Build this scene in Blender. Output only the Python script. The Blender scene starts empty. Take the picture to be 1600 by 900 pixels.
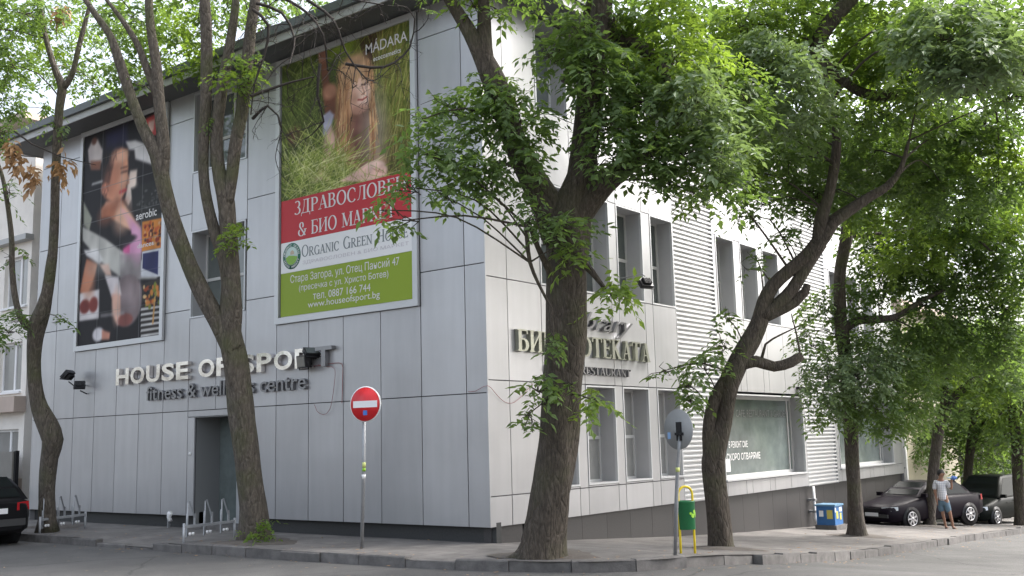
import bpy, bmesh, math, random
import numpy as np
from math import sin, cos, pi, radians
random.seed(7); rng = np.random.default_rng(11)
SC = bpy.context.scene; COL = SC.collection
# ------------------------------------------------------------------ camera
CAMF, YAW, PITCH, ROLL, CH = 1604.64, 0.654678, 0.1466778, -0.0257321, 1.75
cyw, syw = cos(YAW), sin(YAW)
_F = np.array([cyw*cos(PITCH), syw*cos(PITCH), sin(PITCH)])
_r = np.array([syw, -cyw, 0.]); _u = np.cross(_r, _F)
_R = cos(ROLL)*_r + sin(ROLL)*_u; _U = -sin(ROLL)*_r + cos(ROLL)*_u
CAM = np.array([0, 0, CH])
from mathutils import Matrix, Vector
cd = bpy.data.cameras.new('camera'); co = bpy.data.objects.new('camera', cd); COL.objects.link(co)
cd.sensor_width = 36; cd.lens = 36*CAMF/1600; cd.clip_start = .05; cd.clip_end = 3000
M = Matrix(((_R[0], _U[0], -_F[0], 0), (_R[1], _U[1], -_F[1], 0), (_R[2], _U[2], -_F[2], CH), (0, 0, 0, 1)))
co.matrix_world = M; SC.camera = co
# ------------------------------------------------------------------ light
SUN_EL, SUN_AZ = radians(50), radians(-36)       # azimuth measured from +X towards +Y
sd = Vector((cos(SUN_EL)*cos(SUN_AZ), cos(SUN_EL)*sin(SUN_AZ), sin(SUN_EL)))
W = bpy.data.worlds.new('World'); SC.world = W; W.use_nodes = True
nt = W.node_tree; bg = nt.nodes['Background']
sky = nt.nodes.new('ShaderNodeTexSky'); sky.sky_type = 'NISHITA'; sky.sun_disc = False
sky.sun_elevation = SUN_EL; sky.sun_rotation = pi/2 - SUN_AZ
sky.air_density = 1.0; sky.dust_density = 6.0; sky.ozone_density = 1.0
hs = nt.nodes.new('ShaderNodeHueSaturation'); hs.inputs['Saturation'].default_value = .5      # milky summer haze
nt.links.new(sky.outputs[0], hs.inputs['Color']); nt.links.new(hs.outputs[0], bg.inputs[0]); bg.inputs[1].default_value = 0.15
sl = bpy.data.lights.new('sun', 'SUN'); so = bpy.data.objects.new('sun', sl); COL.objects.link(so)
sl.energy = .9; sl.angle = radians(16); sl.color = (1, .992, .98)
so.rotation_euler = sd.to_track_quat('Z', 'Y').to_euler(); so.location = (0, 0, 40)
SC.view_settings.view_transform = 'Standard'; SC.view_settings.look = 'None'
SC.view_settings.exposure = 1.82; SC.view_settings.gamma = 1
try: SC.view_settings.use_curve_mapping = False
except Exception: pass
# ------------------------------------------------------------------ measuring helpers: photograph pixel -> point of the place
X0, Y0 = 14.3759, 11.6440                        # the street corner of the building
def ray(x, y): return (_F*CAMF + _R*(x-800) - _U*(y-450))/CAMF
def at(x, y, depth): return CAM + ray(x, y)*depth
def sx(x, y):                                    # left facade: (distance from corner, height)
    d = ray(x, y); P = CAM + d*(X0/d[0]); return P[1]-Y0, P[2]
def sy(x, y):
    d = ray(x, y); P = CAM + d*(Y0/d[1]); return P[0]-X0, P[2]
GT = np.array([(-900, 0), (-2.2, 0), (0, -.045), (3.5, -.28), (7, -.53), (10.5, -.73), (14, -.90), (18, -1.10), (25, -1.5), (60, -3.2), (100, -4.2), (140, -4.6), (2000, -4.6)], float)
def gz(x, y):
    s = x - X0; yr = y - Y0
    z = np.interp(s, GT[:, 0], GT[:, 1])
    cr = np.clip(s/5, 0, 1)*0.03*np.clip(-yr, 0, 5)
    return z - cr
def ground(x, y, off=0.):
    d = ray(x, y); t = 5.
    while t < 160:
        P = CAM + d*t
        if P[2] <= gz(P[0], P[1]) + off: return P, t
        t += .02
    return P, t
# ------------------------------------------------------------------ materials
MATS = {}
def mat(name, col, rough=.6, metal=0., spec=.5, noise=0., nscale=4., bump=0., bscale=30., coat=0., island=0., emit=None):
    if name in MATS: return MATS[name]
    m = bpy.data.materials.new(name); m.use_nodes = True; t = m.node_tree; b = t.nodes['Principled BSDF']
    b.inputs['Roughness'].default_value = rough; b.inputs['Metallic'].default_value = metal
    b.inputs['Specular IOR Level'].default_value = spec; b.inputs['Coat Weight'].default_value = coat
    c4 = (*col, 1); src = None
    if noise or bump:
        tc = t.nodes.new('ShaderNodeTexCoord')
    if noise:
        n = t.nodes.new('ShaderNodeTexNoise'); n.inputs['Scale'].default_value = nscale; n.inputs['Detail'].default_value = 8; n.inputs['Roughness'].default_value = .65
        t.links.new(tc.outputs['Object'], n.inputs['Vector'])
        r = t.nodes.new('ShaderNodeMapRange'); r.inputs['From Min'].default_value = .25; r.inputs['From Max'].default_value = .75
        r.inputs['To Min'].default_value = 1-noise; r.inputs['To Max'].default_value = 1+noise
        t.links.new(n.outputs['Fac'], r.inputs['Value'])
        mx = t.nodes.new('ShaderNodeVectorMath'); mx.operation = 'SCALE'; mx.inputs[0].default_value = col
        t.links.new(r.outputs[0], mx.inputs['Scale']); src = mx.outputs[0]
    if island:
        g = t.nodes.new('ShaderNodeNewGeometry'); r = t.nodes.new('ShaderNodeMapRange')
        r.inputs['To Min'].default_value = 1-island; r.inputs['To Max'].default_value = 1+island
        t.links.new(g.outputs['Random Per Island'], r.inputs['Value'])
        mx = t.nodes.new('ShaderNodeVectorMath'); mx.operation = 'SCALE'
        if src is not None: t.links.new(src, mx.inputs[0])
        else: mx.inputs[0].default_value = col
        t.links.new(r.outputs[0], mx.inputs['Scale']); src = mx.outputs[0]
    if src is not None: t.links.new(src, b.inputs['Base Color'])
    else: b.inputs['Base Color'].default_value = c4
    if bump:
        n = t.nodes.new('ShaderNodeTexNoise'); n.inputs['Scale'].default_value = bscale; n.inputs['Detail'].default_value = 6
        t.links.new(tc.outputs['Object'], n.inputs['Vector'])
        bp = t.nodes.new('ShaderNodeBump'); bp.inputs['Strength'].default_value = bump; bp.inputs['Distance'].default_value = .02
        t.links.new(n.outputs['Fac'], bp.inputs['Height']); t.links.new(bp.outputs[0], b.inputs['Normal'])
    if emit: b.inputs['Emission Color'].default_value = (*emit, 1); b.inputs['Emission Strength'].default_value = 1
    MATS[name] = m; return m
def N(t, typ, **kw):
    n = t.nodes.new(typ)
    for k, v in kw.items(): setattr(n, k, v)
    return n
def asphalt_mat():
    m = mat('asphalt', (.085, .083, .082), .88, bump=.5, bscale=140)
    t = m.node_tree; b = t.nodes['Principled BSDF']; tc = N(t, 'ShaderNodeTexCoord')
    n1 = N(t, 'ShaderNodeTexNoise'); n1.inputs['Scale'].default_value = .45; n1.inputs['Detail'].default_value = 9; n1.inputs['Roughness'].default_value = .7
    n2 = N(t, 'ShaderNodeTexNoise'); n2.inputs['Scale'].default_value = 90; n2.inputs['Detail'].default_value = 3
    vo = N(t, 'ShaderNodeTexVoronoi', feature='DISTANCE_TO_EDGE'); vo.inputs['Scale'].default_value = .32
    wob = N(t, 'ShaderNodeTexNoise'); wob.inputs['Scale'].default_value = 1.6; wob.inputs['Detail'].default_value = 5
    mixv = N(t, 'ShaderNodeMixRGB'); mixv.inputs[0].default_value = .25
    for n in (n1, n2, wob): t.links.new(tc.outputs['Object'], n.inputs['Vector'])
    t.links.new(tc.outputs['Object'], mixv.inputs[1]); t.links.new(wob.outputs['Color'], mixv.inputs[2]); t.links.new(mixv.outputs[0], vo.inputs['Vector'])
    cr = N(t, 'ShaderNodeValToRGB'); cr.color_ramp.elements[0].position = .3; cr.color_ramp.elements[0].color = (.064, .063, .062, 1)
    cr.color_ramp.elements[1].position = .7; cr.color_ramp.elements[1].color = (.13, .127, .123, 1)
    t.links.new(n1.outputs['Fac'], cr.inputs[0])
    c2 = N(t, 'ShaderNodeValToRGB'); c2.color_ramp.elements[0].position = .35; c2.color_ramp.elements[0].color = (.72, .72, .72, 1); c2.color_ramp.elements[1].position = .68; c2.color_ramp.elements[1].color = (1.25, 1.25, 1.22, 1)
    t.links.new(n2.outputs['Fac'], c2.inputs[0])
    c3 = N(t, 'ShaderNodeValToRGB'); c3.color_ramp.elements[0].position = 0; c3.color_ramp.elements[0].color = (.5, .5, .5, 1); c3.color_ramp.elements[1].position = .006; c3.color_ramp.elements[1].color = (1, 1, 1, 1)
    t.links.new(vo.outputs['Distance'], c3.inputs[0])
    a = N(t, 'ShaderNodeMixRGB', blend_type='MULTIPLY'); a.inputs[0].default_value = 1; t.links.new(cr.outputs[0], a.inputs[1]); t.links.new(c2.outputs[0], a.inputs[2])
    a2 = N(t, 'ShaderNodeMixRGB', blend_type='MULTIPLY'); a2.inputs[0].default_value = 1; t.links.new(a.outputs[0], a2.inputs[1]); t.links.new(c3.outputs[0], a2.inputs[2])
    t.links.new(a2.outputs[0], b.inputs['Base Color']); return m
def paving_mat():
    m = mat('paving', (.3, .28, .26), .85, bump=.35, bscale=60)
    t = m.node_tree; b = t.nodes['Principled BSDF']; tc = N(t, 'ShaderNodeTexCoord')
    br = N(t, 'ShaderNodeTexBrick'); br.offset = .5
    br.inputs['Color1'].default_value = (.168, .16, .153, 1); br.inputs['Color2'].default_value = (.208, .198, .19, 1); br.inputs['Mortar'].default_value = (.13, .122, .115, 1)
    br.inputs['Scale'].default_value = 1; br.inputs['Mortar Size'].default_value = .008; br.inputs['Brick Width'].default_value = .3; br.inputs['Row Height'].default_value = .3
    n1 = N(t, 'ShaderNodeTexNoise'); n1.inputs['Scale'].default_value = .9; n1.inputs['Detail'].default_value = 10; n1.inputs['Roughness'].default_value = .7
    t.links.new(tc.outputs['Object'], br.inputs['Vector']); t.links.new(tc.outputs['Object'], n1.inputs['Vector'])
    c2 = N(t, 'ShaderNodeValToRGB'); c2.color_ramp.elements[0].position = .3; c2.color_ramp.elements[0].color = (.52, .51, .5, 1); c2.color_ramp.elements[1].position = .7; c2.color_ramp.elements[1].color = (1.15, 1.13, 1.1, 1)
    t.links.new(n1.outputs['Fac'], c2.inputs[0])
    a = N(t, 'ShaderNodeMixRGB', blend_type='MULTIPLY'); a.inputs[0].default_value = 1; t.links.new(br.outputs[0], a.inputs[1]); t.links.new(c2.outputs[0], a.inputs[2])
    t.links.new(a.outputs[0], b.inputs['Base Color']); return m
def bark_mat(name, dark, light, moss=0.):
    m = mat(name, dark, .9); t = m.node_tree; b = t.nodes['Principled BSDF']; tc = N(t, 'ShaderNodeTexCoord')
    mp = N(t, 'ShaderNodeMapping'); mp.inputs['Scale'].default_value = (1, 1, .3); t.links.new(tc.outputs['Object'], mp.inputs[0])
    n1 = N(t, 'ShaderNodeTexNoise'); n1.inputs['Scale'].default_value = 26; n1.inputs['Detail'].default_value = 9; n1.inputs['Roughness'].default_value = .7; n1.inputs['Distortion'].default_value = .6
    t.links.new(mp.outputs[0], n1.inputs['Vector'])
    n2 = N(t, 'ShaderNodeTexNoise'); n2.inputs['Scale'].default_value = 1.7; n2.inputs['Detail'].default_value = 6
    t.links.new(tc.outputs['Object'], n2.inputs['Vector'])
    cr = N(t, 'ShaderNodeValToRGB'); cr.color_ramp.elements[0].position = .36; cr.color_ramp.elements[0].color = (*[c*.6 for c in dark], 1)
    cr.color_ramp.elements[1].position = .66; cr.color_ramp.elements[1].color = (*light, 1); e = cr.color_ramp.elements.new(.5); e.color = (*dark, 1)
    t.links.new(n1.outputs['Fac'], cr.inputs[0])
    cm = N(t, 'ShaderNodeValToRGB'); cm.color_ramp.elements[0].position = .48; cm.color_ramp.elements[0].color = (0, 0, 0, 1); cm.color_ramp.elements[1].position = .7; cm.color_ramp.elements[1].color = (moss,)*3+(1,)
    t.links.new(n2.outputs['Fac'], cm.inputs[0])
    mx = N(t, 'ShaderNodeMixRGB'); t.links.new(cm.outputs[0], mx.inputs[0]); t.links.new(cr.outputs[0], mx.inputs[1]); mx.inputs[2].default_value = (.075, .085, .03, 1)
    t.links.new(mx.outputs[0], b.inputs['Base Color'])
    bp = N(t, 'ShaderNodeBump'); bp.inputs['Strength'].default_value = .6; bp.inputs['Distance'].default_value = .03
    vo = N(t, 'ShaderNodeTexVoronoi', feature='DISTANCE_TO_EDGE'); vo.inputs['Scale'].default_value = 13; mp2 = N(t, 'ShaderNodeMapping'); mp2.inputs['Scale'].default_value = (1, 1, .22); wn = N(t, 'ShaderNodeMixRGB'); wn.inputs[0].default_value = .12; t.links.new(tc.outputs['Object'], wn.inputs[1]); t.links.new(n2.outputs['Color'], wn.inputs[2]); t.links.new(wn.outputs[0], mp2.inputs[0]); t.links.new(mp2.outputs[0], vo.inputs['Vector'])
    hr = N(t, 'ShaderNodeMapRange'); hr.inputs['From Max'].default_value = .12; t.links.new(vo.outputs['Distance'], hr.inputs['Value']); ad = N(t, 'ShaderNodeMath', operation='ADD'); t.links.new(hr.outputs[0], ad.inputs[0]); t.links.new(n1.outputs['Fac'], ad.inputs[1])
    t.links.new(ad.outputs[0], bp.inputs['Height']); t.links.new(bp.outputs[0], b.inputs['Normal']); return m
def leaf_mat(name, c1, c2, trans, tw=.4):
    m = bpy.data.materials.new(name); m.use_nodes = True; t = m.node_tree; b = t.nodes['Principled BSDF']; out = t.nodes['Material Output']
    g = N(t, 'ShaderNodeNewGeometry'); r = N(t, 'ShaderNodeValToRGB'); r.color_ramp.elements[0].color = (*c1, 1); r.color_ramp.elements[1].color = (*c2, 1)
    t.links.new(g.outputs['Random Per Island'], r.inputs[0]); t.links.new(r.outputs[0], b.inputs['Base Color'])
    b.inputs['Roughness'].default_value = .5; b.inputs['Specular IOR Level'].default_value = .4
    tr = N(t, 'ShaderNodeBsdfTranslucent'); tr.inputs[0].default_value = (*trans, 1)
    mx = N(t, 'ShaderNodeMixShader'); mx.inputs[0].default_value = tw
    t.links.new(b.outputs[0], mx.inputs[1]); t.links.new(tr.outputs[0], mx.inputs[2]); t.links.new(mx.outputs[0], out.inputs[0])
    MATS[name] = m; return m
def vcol_mat(name, rough=.6):
    m = bpy.data.materials.new(name); m.use_nodes = True; t = m.node_tree; b = t.nodes['Principled BSDF']
    tc = N(t, 'ShaderNodeTexCoord'); n = N(t, 'ShaderNodeTexNoise'); n.inputs['Scale'].default_value = 2.2; t.links.new(tc.outputs['Object'], n.inputs['Vector']); bp = N(t, 'ShaderNodeBump'); bp.inputs['Strength'].default_value = .25; bp.inputs['Distance'].default_value = .02; t.links.new(n.outputs['Fac'], bp.inputs['Height']); t.links.new(bp.outputs[0], b.inputs['Normal'])
    a = N(t, 'ShaderNodeAttribute'); a.attribute_name = 'print'; t.links.new(a.outputs['Color'], b.inputs['Base Color']); b.inputs['Roughness'].default_value = rough; b.inputs['Specular IOR Level'].default_value = .25
    return m
M_ASPH = asphalt_mat(); M_PAVE = paving_mat()
M_KERB = mat('kerb_stone', (.125, .118, .112), .9, noise=.4, nscale=5, bump=.5, bscale=50, island=.18)
M_SOIL = mat('soil', (.105, .092, .08), .95, noise=.4, nscale=9, bump=.7, bscale=40)
def alu_mat():
    m = mat('aluminium_panel', (.455, .455, .465), .36, .5, noise=.05, nscale=.8, island=.07); t = m.node_tree; b = t.nodes['Principled BSDF']; old = b.inputs['Base Color'].links[0].from_socket
    tc = N(t, 'ShaderNodeTexCoord'); mp = N(t, 'ShaderNodeMapping'); mp.inputs['Scale'].default_value = (3, 3, .3); t.links.new(tc.outputs['Object'], mp.inputs[0])
    n = N(t, 'ShaderNodeTexNoise'); n.inputs['Scale'].default_value = 1.6; n.inputs['Detail'].default_value = 7; t.links.new(mp.outputs[0], n.inputs['Vector'])
    r = N(t, 'ShaderNodeMapRange'); r.inputs['From Min'].default_value = .3; r.inputs['From Max'].default_value = .62; r.inputs['To Min'].default_value = .94; r.inputs['To Max'].default_value = 1.01; t.links.new(n.outputs['Fac'], r.inputs['Value'])
    # splashed dirt low on the wall
    sp = N(t, 'ShaderNodeSeparateXYZ'); t.links.new(tc.outputs['Object'], sp.inputs[0]); d = N(t, 'ShaderNodeMapRange'); d.inputs['From Min'].default_value = .2; d.inputs['From Max'].default_value = 1.1; d.inputs['To Min'].default_value = .92; d.inputs['To Max'].default_value = 1.; t.links.new(sp.outputs['Z'], d.inputs['Value'])
    k = N(t, 'ShaderNodeMath', operation='MULTIPLY'); t.links.new(r.outputs[0], k.inputs[0]); t.links.new(d.outputs[0], k.inputs[1])
    v = N(t, 'ShaderNodeVectorMath', operation='SCALE'); t.links.new(old, v.inputs[0]); t.links.new(k.outputs[0], v.inputs['Scale']); t.links.new(v.outputs[0], b.inputs['Base Color'])
    w = N(t, 'ShaderNodeTexNoise'); w.inputs['Scale'].default_value = .9; w.inputs['Detail'].default_value = 2; t.links.new(tc.outputs['Object'], w.inputs['Vector'])
    bp = N(t, 'ShaderNodeBump'); bp.inputs['Strength'].default_value = .25; bp.inputs['Distance'].default_value = .05; t.links.new(w.outputs['Fac'], bp.inputs['Height']); t.links.new(bp.outputs[0], b.inputs['Normal']); return m
M_ALU = alu_mat()
M_ALUF = mat('aluminium_frame', (.55, .56, .57), .4, .4)
M_SEAM = mat('dark_seam', (.085, .085, .088), .9)
M_REVEAL = mat('reveal_grey', (.43, .43, .44), .55, .3, noise=.08, nscale=1.5)
M_PLINTH = mat('plinth_granite', (.046, .043, .043), .45, noise=.3, nscale=40, island=.12)
M_PLINTHD = mat('plinth_dark', (.035, .036, .036), .6, noise=.3, nscale=30)
M_LOUV = mat('louver_metal', (.58, .58, .58), .35, .3)
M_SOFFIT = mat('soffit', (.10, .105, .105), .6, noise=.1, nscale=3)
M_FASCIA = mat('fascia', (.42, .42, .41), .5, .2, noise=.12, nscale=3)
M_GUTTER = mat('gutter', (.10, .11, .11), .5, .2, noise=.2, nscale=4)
M_GLASS = mat('window_glass', (.10, .115, .11), .06, 0, .9, noise=.25, nscale=1.2)
M_GLASSL = mat('window_glass_with_blind', (.27, .27, .26), .12, 0, .8, noise=.12, nscale=2)
M_GLASSG = mat('shop_glass', (.13, .155, .15), .08, 0, .7, noise=.4, nscale=1.4)
M_DARK = mat('black_metal', (.018, .018, .02), .45, .3)
M_STEEL = mat('galvanised_steel', (.33, .34, .35), .5, .6, noise=.15, nscale=12)
M_CHROME = mat('mirror_letter', (.74, .70, .68), .1, 1.0, bump=.6, bscale=1.3)
M_LETG = mat('grey_letter', (.24, .24, .25), .3, .8)
M_BRASS = mat('bronze_letter', (.33, .335, .28), .32, .65, noise=.2, nscale=3)
M_BLKLET = mat('dark_letter', (.06, .06, .06), .5, .2)
M_WHITE = mat('white_vinyl', (.8, .8, .8), .5)
M_RED = mat('banner_red', (.5, .02, .03), .55, bump=.25, bscale=2.2)
M_GREEN = mat('banner_green', (.25, .35, .015), .55, bump=.25, bscale=2.2)
M_SIGNRED = mat('sign_red', (.62, .02, .025), .35, noise=.08, nscale=6)
M_GREYTXT = mat('grey_print', (.16, .19, .2), .5)
M_PALETXT = mat('pale_print', (.55, .52, .55), .5)
M_YEL = mat('yellow_paint', (.72, .55, .02), .4, noise=.1, nscale=10)
M_BIN = mat('green_bin', (.015, .14, .05), .4, noise=.15, nscale=7)
M_LIME = mat('lime_print', (.25, .5, .03), .5)
M_BLUE = mat('blue_print', (.05, .16, .5), .5)
M_CREAM = mat('cream_render', (.82, .78, .72), .9, noise=.08, nscale=2)
M_PINKR = mat('pink_render', (.50, .41, .35), .9, noise=.1, nscale=2)
M_CABLE = mat('red_cable', (.24, .07, .07), .6)
M_GALV = mat('pale_steel', (.40, .41, .42), .5, .4, noise=.1, nscale=12)
M_BARK = bark_mat('bark_brown', (.07, .057, .046), (.125, .108, .092), .45)
M_BARKG = bark_mat('bark_grey', (.092, .077, .06), (.165, .142, .115), .6)
M_BARKD = bark_mat('bark_dark', (.058, .046, .034), (.105, .088, .07), .35)
M_TWIG = mat('twig_bark', (.03, .024, .02), .9)
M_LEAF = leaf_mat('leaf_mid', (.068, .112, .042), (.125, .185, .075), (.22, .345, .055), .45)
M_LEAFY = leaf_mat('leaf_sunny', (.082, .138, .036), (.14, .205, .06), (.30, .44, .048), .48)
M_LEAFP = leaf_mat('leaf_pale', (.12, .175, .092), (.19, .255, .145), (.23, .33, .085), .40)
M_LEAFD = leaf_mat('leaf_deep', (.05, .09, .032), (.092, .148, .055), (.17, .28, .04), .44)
M_LEAFB = leaf_mat('leaf_withered', (.28, .16, .07), (.45, .28, .14), (.35, .2, .08), .3)
# ------------------------------------------------------------------ mesh builder
class MB:
    def __init__(self): self.v = []; self.f = []; self.m = []; self.sm = []
    def add(self, vs, fs, mi=0, smooth=False):
        o = len(self.v); self.v += [tuple(map(float, p)) for p in vs]
        for f in fs: self.f.append(tuple(i+o for i in f)); self.m.append(mi); self.sm.append(smooth)
        return self
    def box(self, a, b, mi=0):
        x0, y0, z0 = [min(p, q) for p, q in zip(a, b)]; x1, y1, z1 = [max(p, q) for p, q in zip(a, b)]
        vs = [(x0, y0, z0), (x1, y0, z0), (x1, y1, z0), (x0, y1, z0), (x0, y0, z1), (x1, y0, z1), (x1, y1, z1), (x0, y1, z1)]
        return self.add(vs, [(0, 3, 2, 1), (4, 5, 6, 7), (0, 1, 5, 4), (1, 2, 6, 5), (2, 3, 7, 6), (3, 0, 4, 7)], mi)
    def obox(self, c, ax, ay, az, mi=0):           # oriented box: centre and three half-axis vectors
        c, ax, ay, az = map(np.array, (c, ax, ay, az)); vs = [c+i*ax+j*ay+k*az for k in (-1, 1) for i, j in ((-1, -1), (1, -1), (1, 1), (-1, 1))]
        return self.add(vs, [(0, 3, 2, 1), (4, 5, 6, 7), (0, 1, 5, 4), (1, 2, 6, 5), (2, 3, 7, 6), (3, 0, 4, 7)], mi)
    def quad(self, a, b, c, d, mi=0): return self.add([a, b, c, d], [(0, 1, 2, 3)], mi)
    def tube(self, pts, rad, n=8, mi=0, cap=True, wob=0., seed=0):
        pts = [np.array(p, float) for p in pts]
        if not hasattr(rad, '__len__'): rad = [rad]*len(pts)
        vs = []; prev = None
        for i, p in enumerate(pts):
            d = pts[min(i+1, len(pts)-1)] - pts[max(i-1, 0)]; d = d/(np.linalg.norm(d)+1e-9)
            if prev is None:
                a = np.cross(d, (0, 0, 1)) if abs(d[2]) < .9 else np.cross(d, (1, 0, 0))
            else: a = prev - d*(prev@d)
            a = a/(np.linalg.norm(a)+1e-9); prev = a; b = np.cross(d, a)
            for k in range(n):
                th = 2*pi*k/n
                w = 1 + wob*(sin(3*th+seed+i*.35)*.5 + sin(5*th-seed*2+i*.6)*.35 + sin(2*th+i*.23+seed*3)*.45)
                vs.append(p + (a*cos(th)+b*sin(th))*rad[i]*w)
        fs = [(i*n+k, i*n+(k+1) % n, (i+1)*n+(k+1) % n, (i+1)*n+k) for i in range(len(pts)-1) for k in range(n)]
        if cap: fs += [tuple(range(n))[::-1], tuple((len(pts)-1)*n+k for k in range(n))]
        return self.add(vs, fs, mi, True)
    def disc(self, c, nrm, r, thick, n=28, mi=0):
        c = np.array(c, float); nrm = np.array(nrm, float); nrm /= np.linalg.norm(nrm)
        return self.tube([c-nrm*thick/2, c+nrm*thick/2], r, n, mi)
    def build(self, name, m, parent=None, off=None):
        me = bpy.data.meshes.new(name)
        o = np.zeros(3) if off is None else np.array(off, float)
        if off is None and parent is not None:
            q = parent
            while q is not None: o = o + np.array(q.location); q = q.parent
        me.from_pydata([tuple(np.array(p)-o) for p in self.v], [], self.f)
        ms = m if isinstance(m, (list, tuple)) else [m]
        for k in ms: me.materials.append(k)
        me.polygons.foreach_set('material_index', self.m); me.polygons.foreach_set('use_smooth', self.sm); me.update()
        ob = bpy.data.objects.new(name, me); COL.objects.link(ob)
        if parent is not None: ob.parent = parent
        elif off is not None: ob.location = o
        return ob
def tag(o, label=None, cat=None, group=None, kind=None):
    if label: o['label'] = label
    if cat: o['category'] = cat
    if group: o['group'] = group
    if kind: o['kind'] = kind
    return o
def thing(name, loc, label, cat, group=None, rz=0):
    o = bpy.data.objects.new(name, None); COL.objects.link(o); o.location = tuple(map(float, loc)); o.rotation_euler = (0, 0, rz)
    o.empty_display_size = .2
    return tag(o, label, cat, group)
def struct(name, mb, m): return tag(mb.build(name, m), kind='structure')
def LF(s, z, d=0.): return (X0+d, Y0+s, z)          # left facade, d metres inwards
def RF(s, z, d=0.): return (X0+s, Y0+d, z)          # right facade
# ------------------------------------------------------------------ ground
def spaced(a, b, near0, near1, fine, coarse):
    xs = list(np.arange(near0, near1+1e-6, fine)); x = near0; st = fine
    lo = []
    while x > a: st = min(st*1.35, coarse); x -= st; lo.append(x)
    x = xs[-1]; st = fine; hi = []
    while x < b: st = min(st*1.35, coarse); x += st; hi.append(x)
    return lo[::-1]+xs+hi
def sheet(xs, ys, dz):
    mb = MB(); vs = [(x, y, gz(x, y)+dz) for x in xs for y in ys]; n = len(ys)
    mb.add(vs, [(i*n+j, (i+1)*n+j, (i+1)*n+j+1, i*n+j+1) for i in range(len(xs)-1) for j in range(n-1)], 0, True); return mb
struct('ground', sheet(spaced(-900, 1500, X0-20, X0+60, 2, 120), spaced(-900, 900, Y0-20, Y0+40, 2, 120), -.34), M_SOIL)
struct('road', sheet(list(np.arange(-14, X0+120, .8)), list(np.arange(-14, Y0+80, .8)), -.155), M_ASPH)
KP = [(-2.95, 60), (-2.95, 20), (-2.85, 11), (-2.8, 8), (-2.7, 3), (-2.55, 0), (-2.4, -1.5), (-2.15, -2.6), (-1.75, -3.5), (-.9, -4.05), (.3, -4.25), (1.6, -4.3), (5, -4.1), (10, -3.95), (20, -3.9), (60, -3.9), (110, -3.9)]
def crom(P, step):
    P = [np.array(p, float) for p in P]; out = []
    for i in range(len(P)-1):
        a, b, c, d = P[max(i-1, 0)], P[i], P[i+1], P[min(i+2, len(P)-1)]
        n = max(1, int(np.linalg.norm((c-b)[:3 if len(b) > 2 else 2])/step))
        for k in range(n):
            t = k/n; out.append(.5*((2*b)+(-a+c)*t+(2*a-5*b+4*c-d)*t*t+(-a+3*b-3*c+d)*t**3))
    out.append(P[-1]); return out
kp = []
for a, b in zip(KP[:-1], KP[1:]):
    n = max(1, int(math.hypot(b[0]-a[0], b[1]-a[1])/.5))
    for k in range(n): kp.append((a[0]+(b[0]-a[0])*k/n, a[1]+(b[1]-a[1])*k/n))
kp.append(KP[-1]); kp = np.array(kp)
for _ in range(3): kp[1:-1] = (kp[:-2]+2*kp[1:-1]+kp[2:])/4
def kdrop(s, y):
    if s < 0 and 5.5 < y < 8.3: return -.10*min(1, (y-5.5)/.25, (8.3-y)/.25)
    if s < 0 and -1.55 < y < -.15: return -.045
    return 0.
wp = []
for s, y in kp:                                        # wall-side partner of each kerb point
    if y > .5: wp.append((.25, max(y, .25)))
    elif s < .3: wp.append((.25, .25))
    else: wp.append((max(s, .25), .25))
mb = MB(); NS = 8; vs = []
for (s, y), (ws, wy) in zip(kp, wp):
    for k in range(NS+1):
        t = k/NS; a, b = s+(ws-s)*t, y+(wy-y)*t
        x_, y_ = X0+a, Y0+b
        vs.append((x_, y_, gz(x_, y_)+kdrop(s, y)*max(0, 1-t*2.2)))
n = NS+1
mb.add(vs, [(i*n+j, i*n+j+1, (i+1)*n+j+1, (i+1)*n+j) for i in range(len(kp)-1) for j in range(NS)], 0, True)
struct('sidewalk', mb, M_PAVE)
# yard beyond the building end, paved
mb = MB(); xs = np.arange(X0+23.5, X0+110, 2); ys = np.arange(Y0+.25, Y0+50, 2)
mb.add([(x, y, gz(x, Y0)-.01) for x in xs for y in ys], [(i*len(ys)+j, (i+1)*len(ys)+j, (i+1)*len(ys)+j+1, i*len(ys)+j+1) for i in range(len(xs)-1) for j in range(len(ys)-1)])
struct('yard_pavement', mb, M_PAVE)
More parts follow.
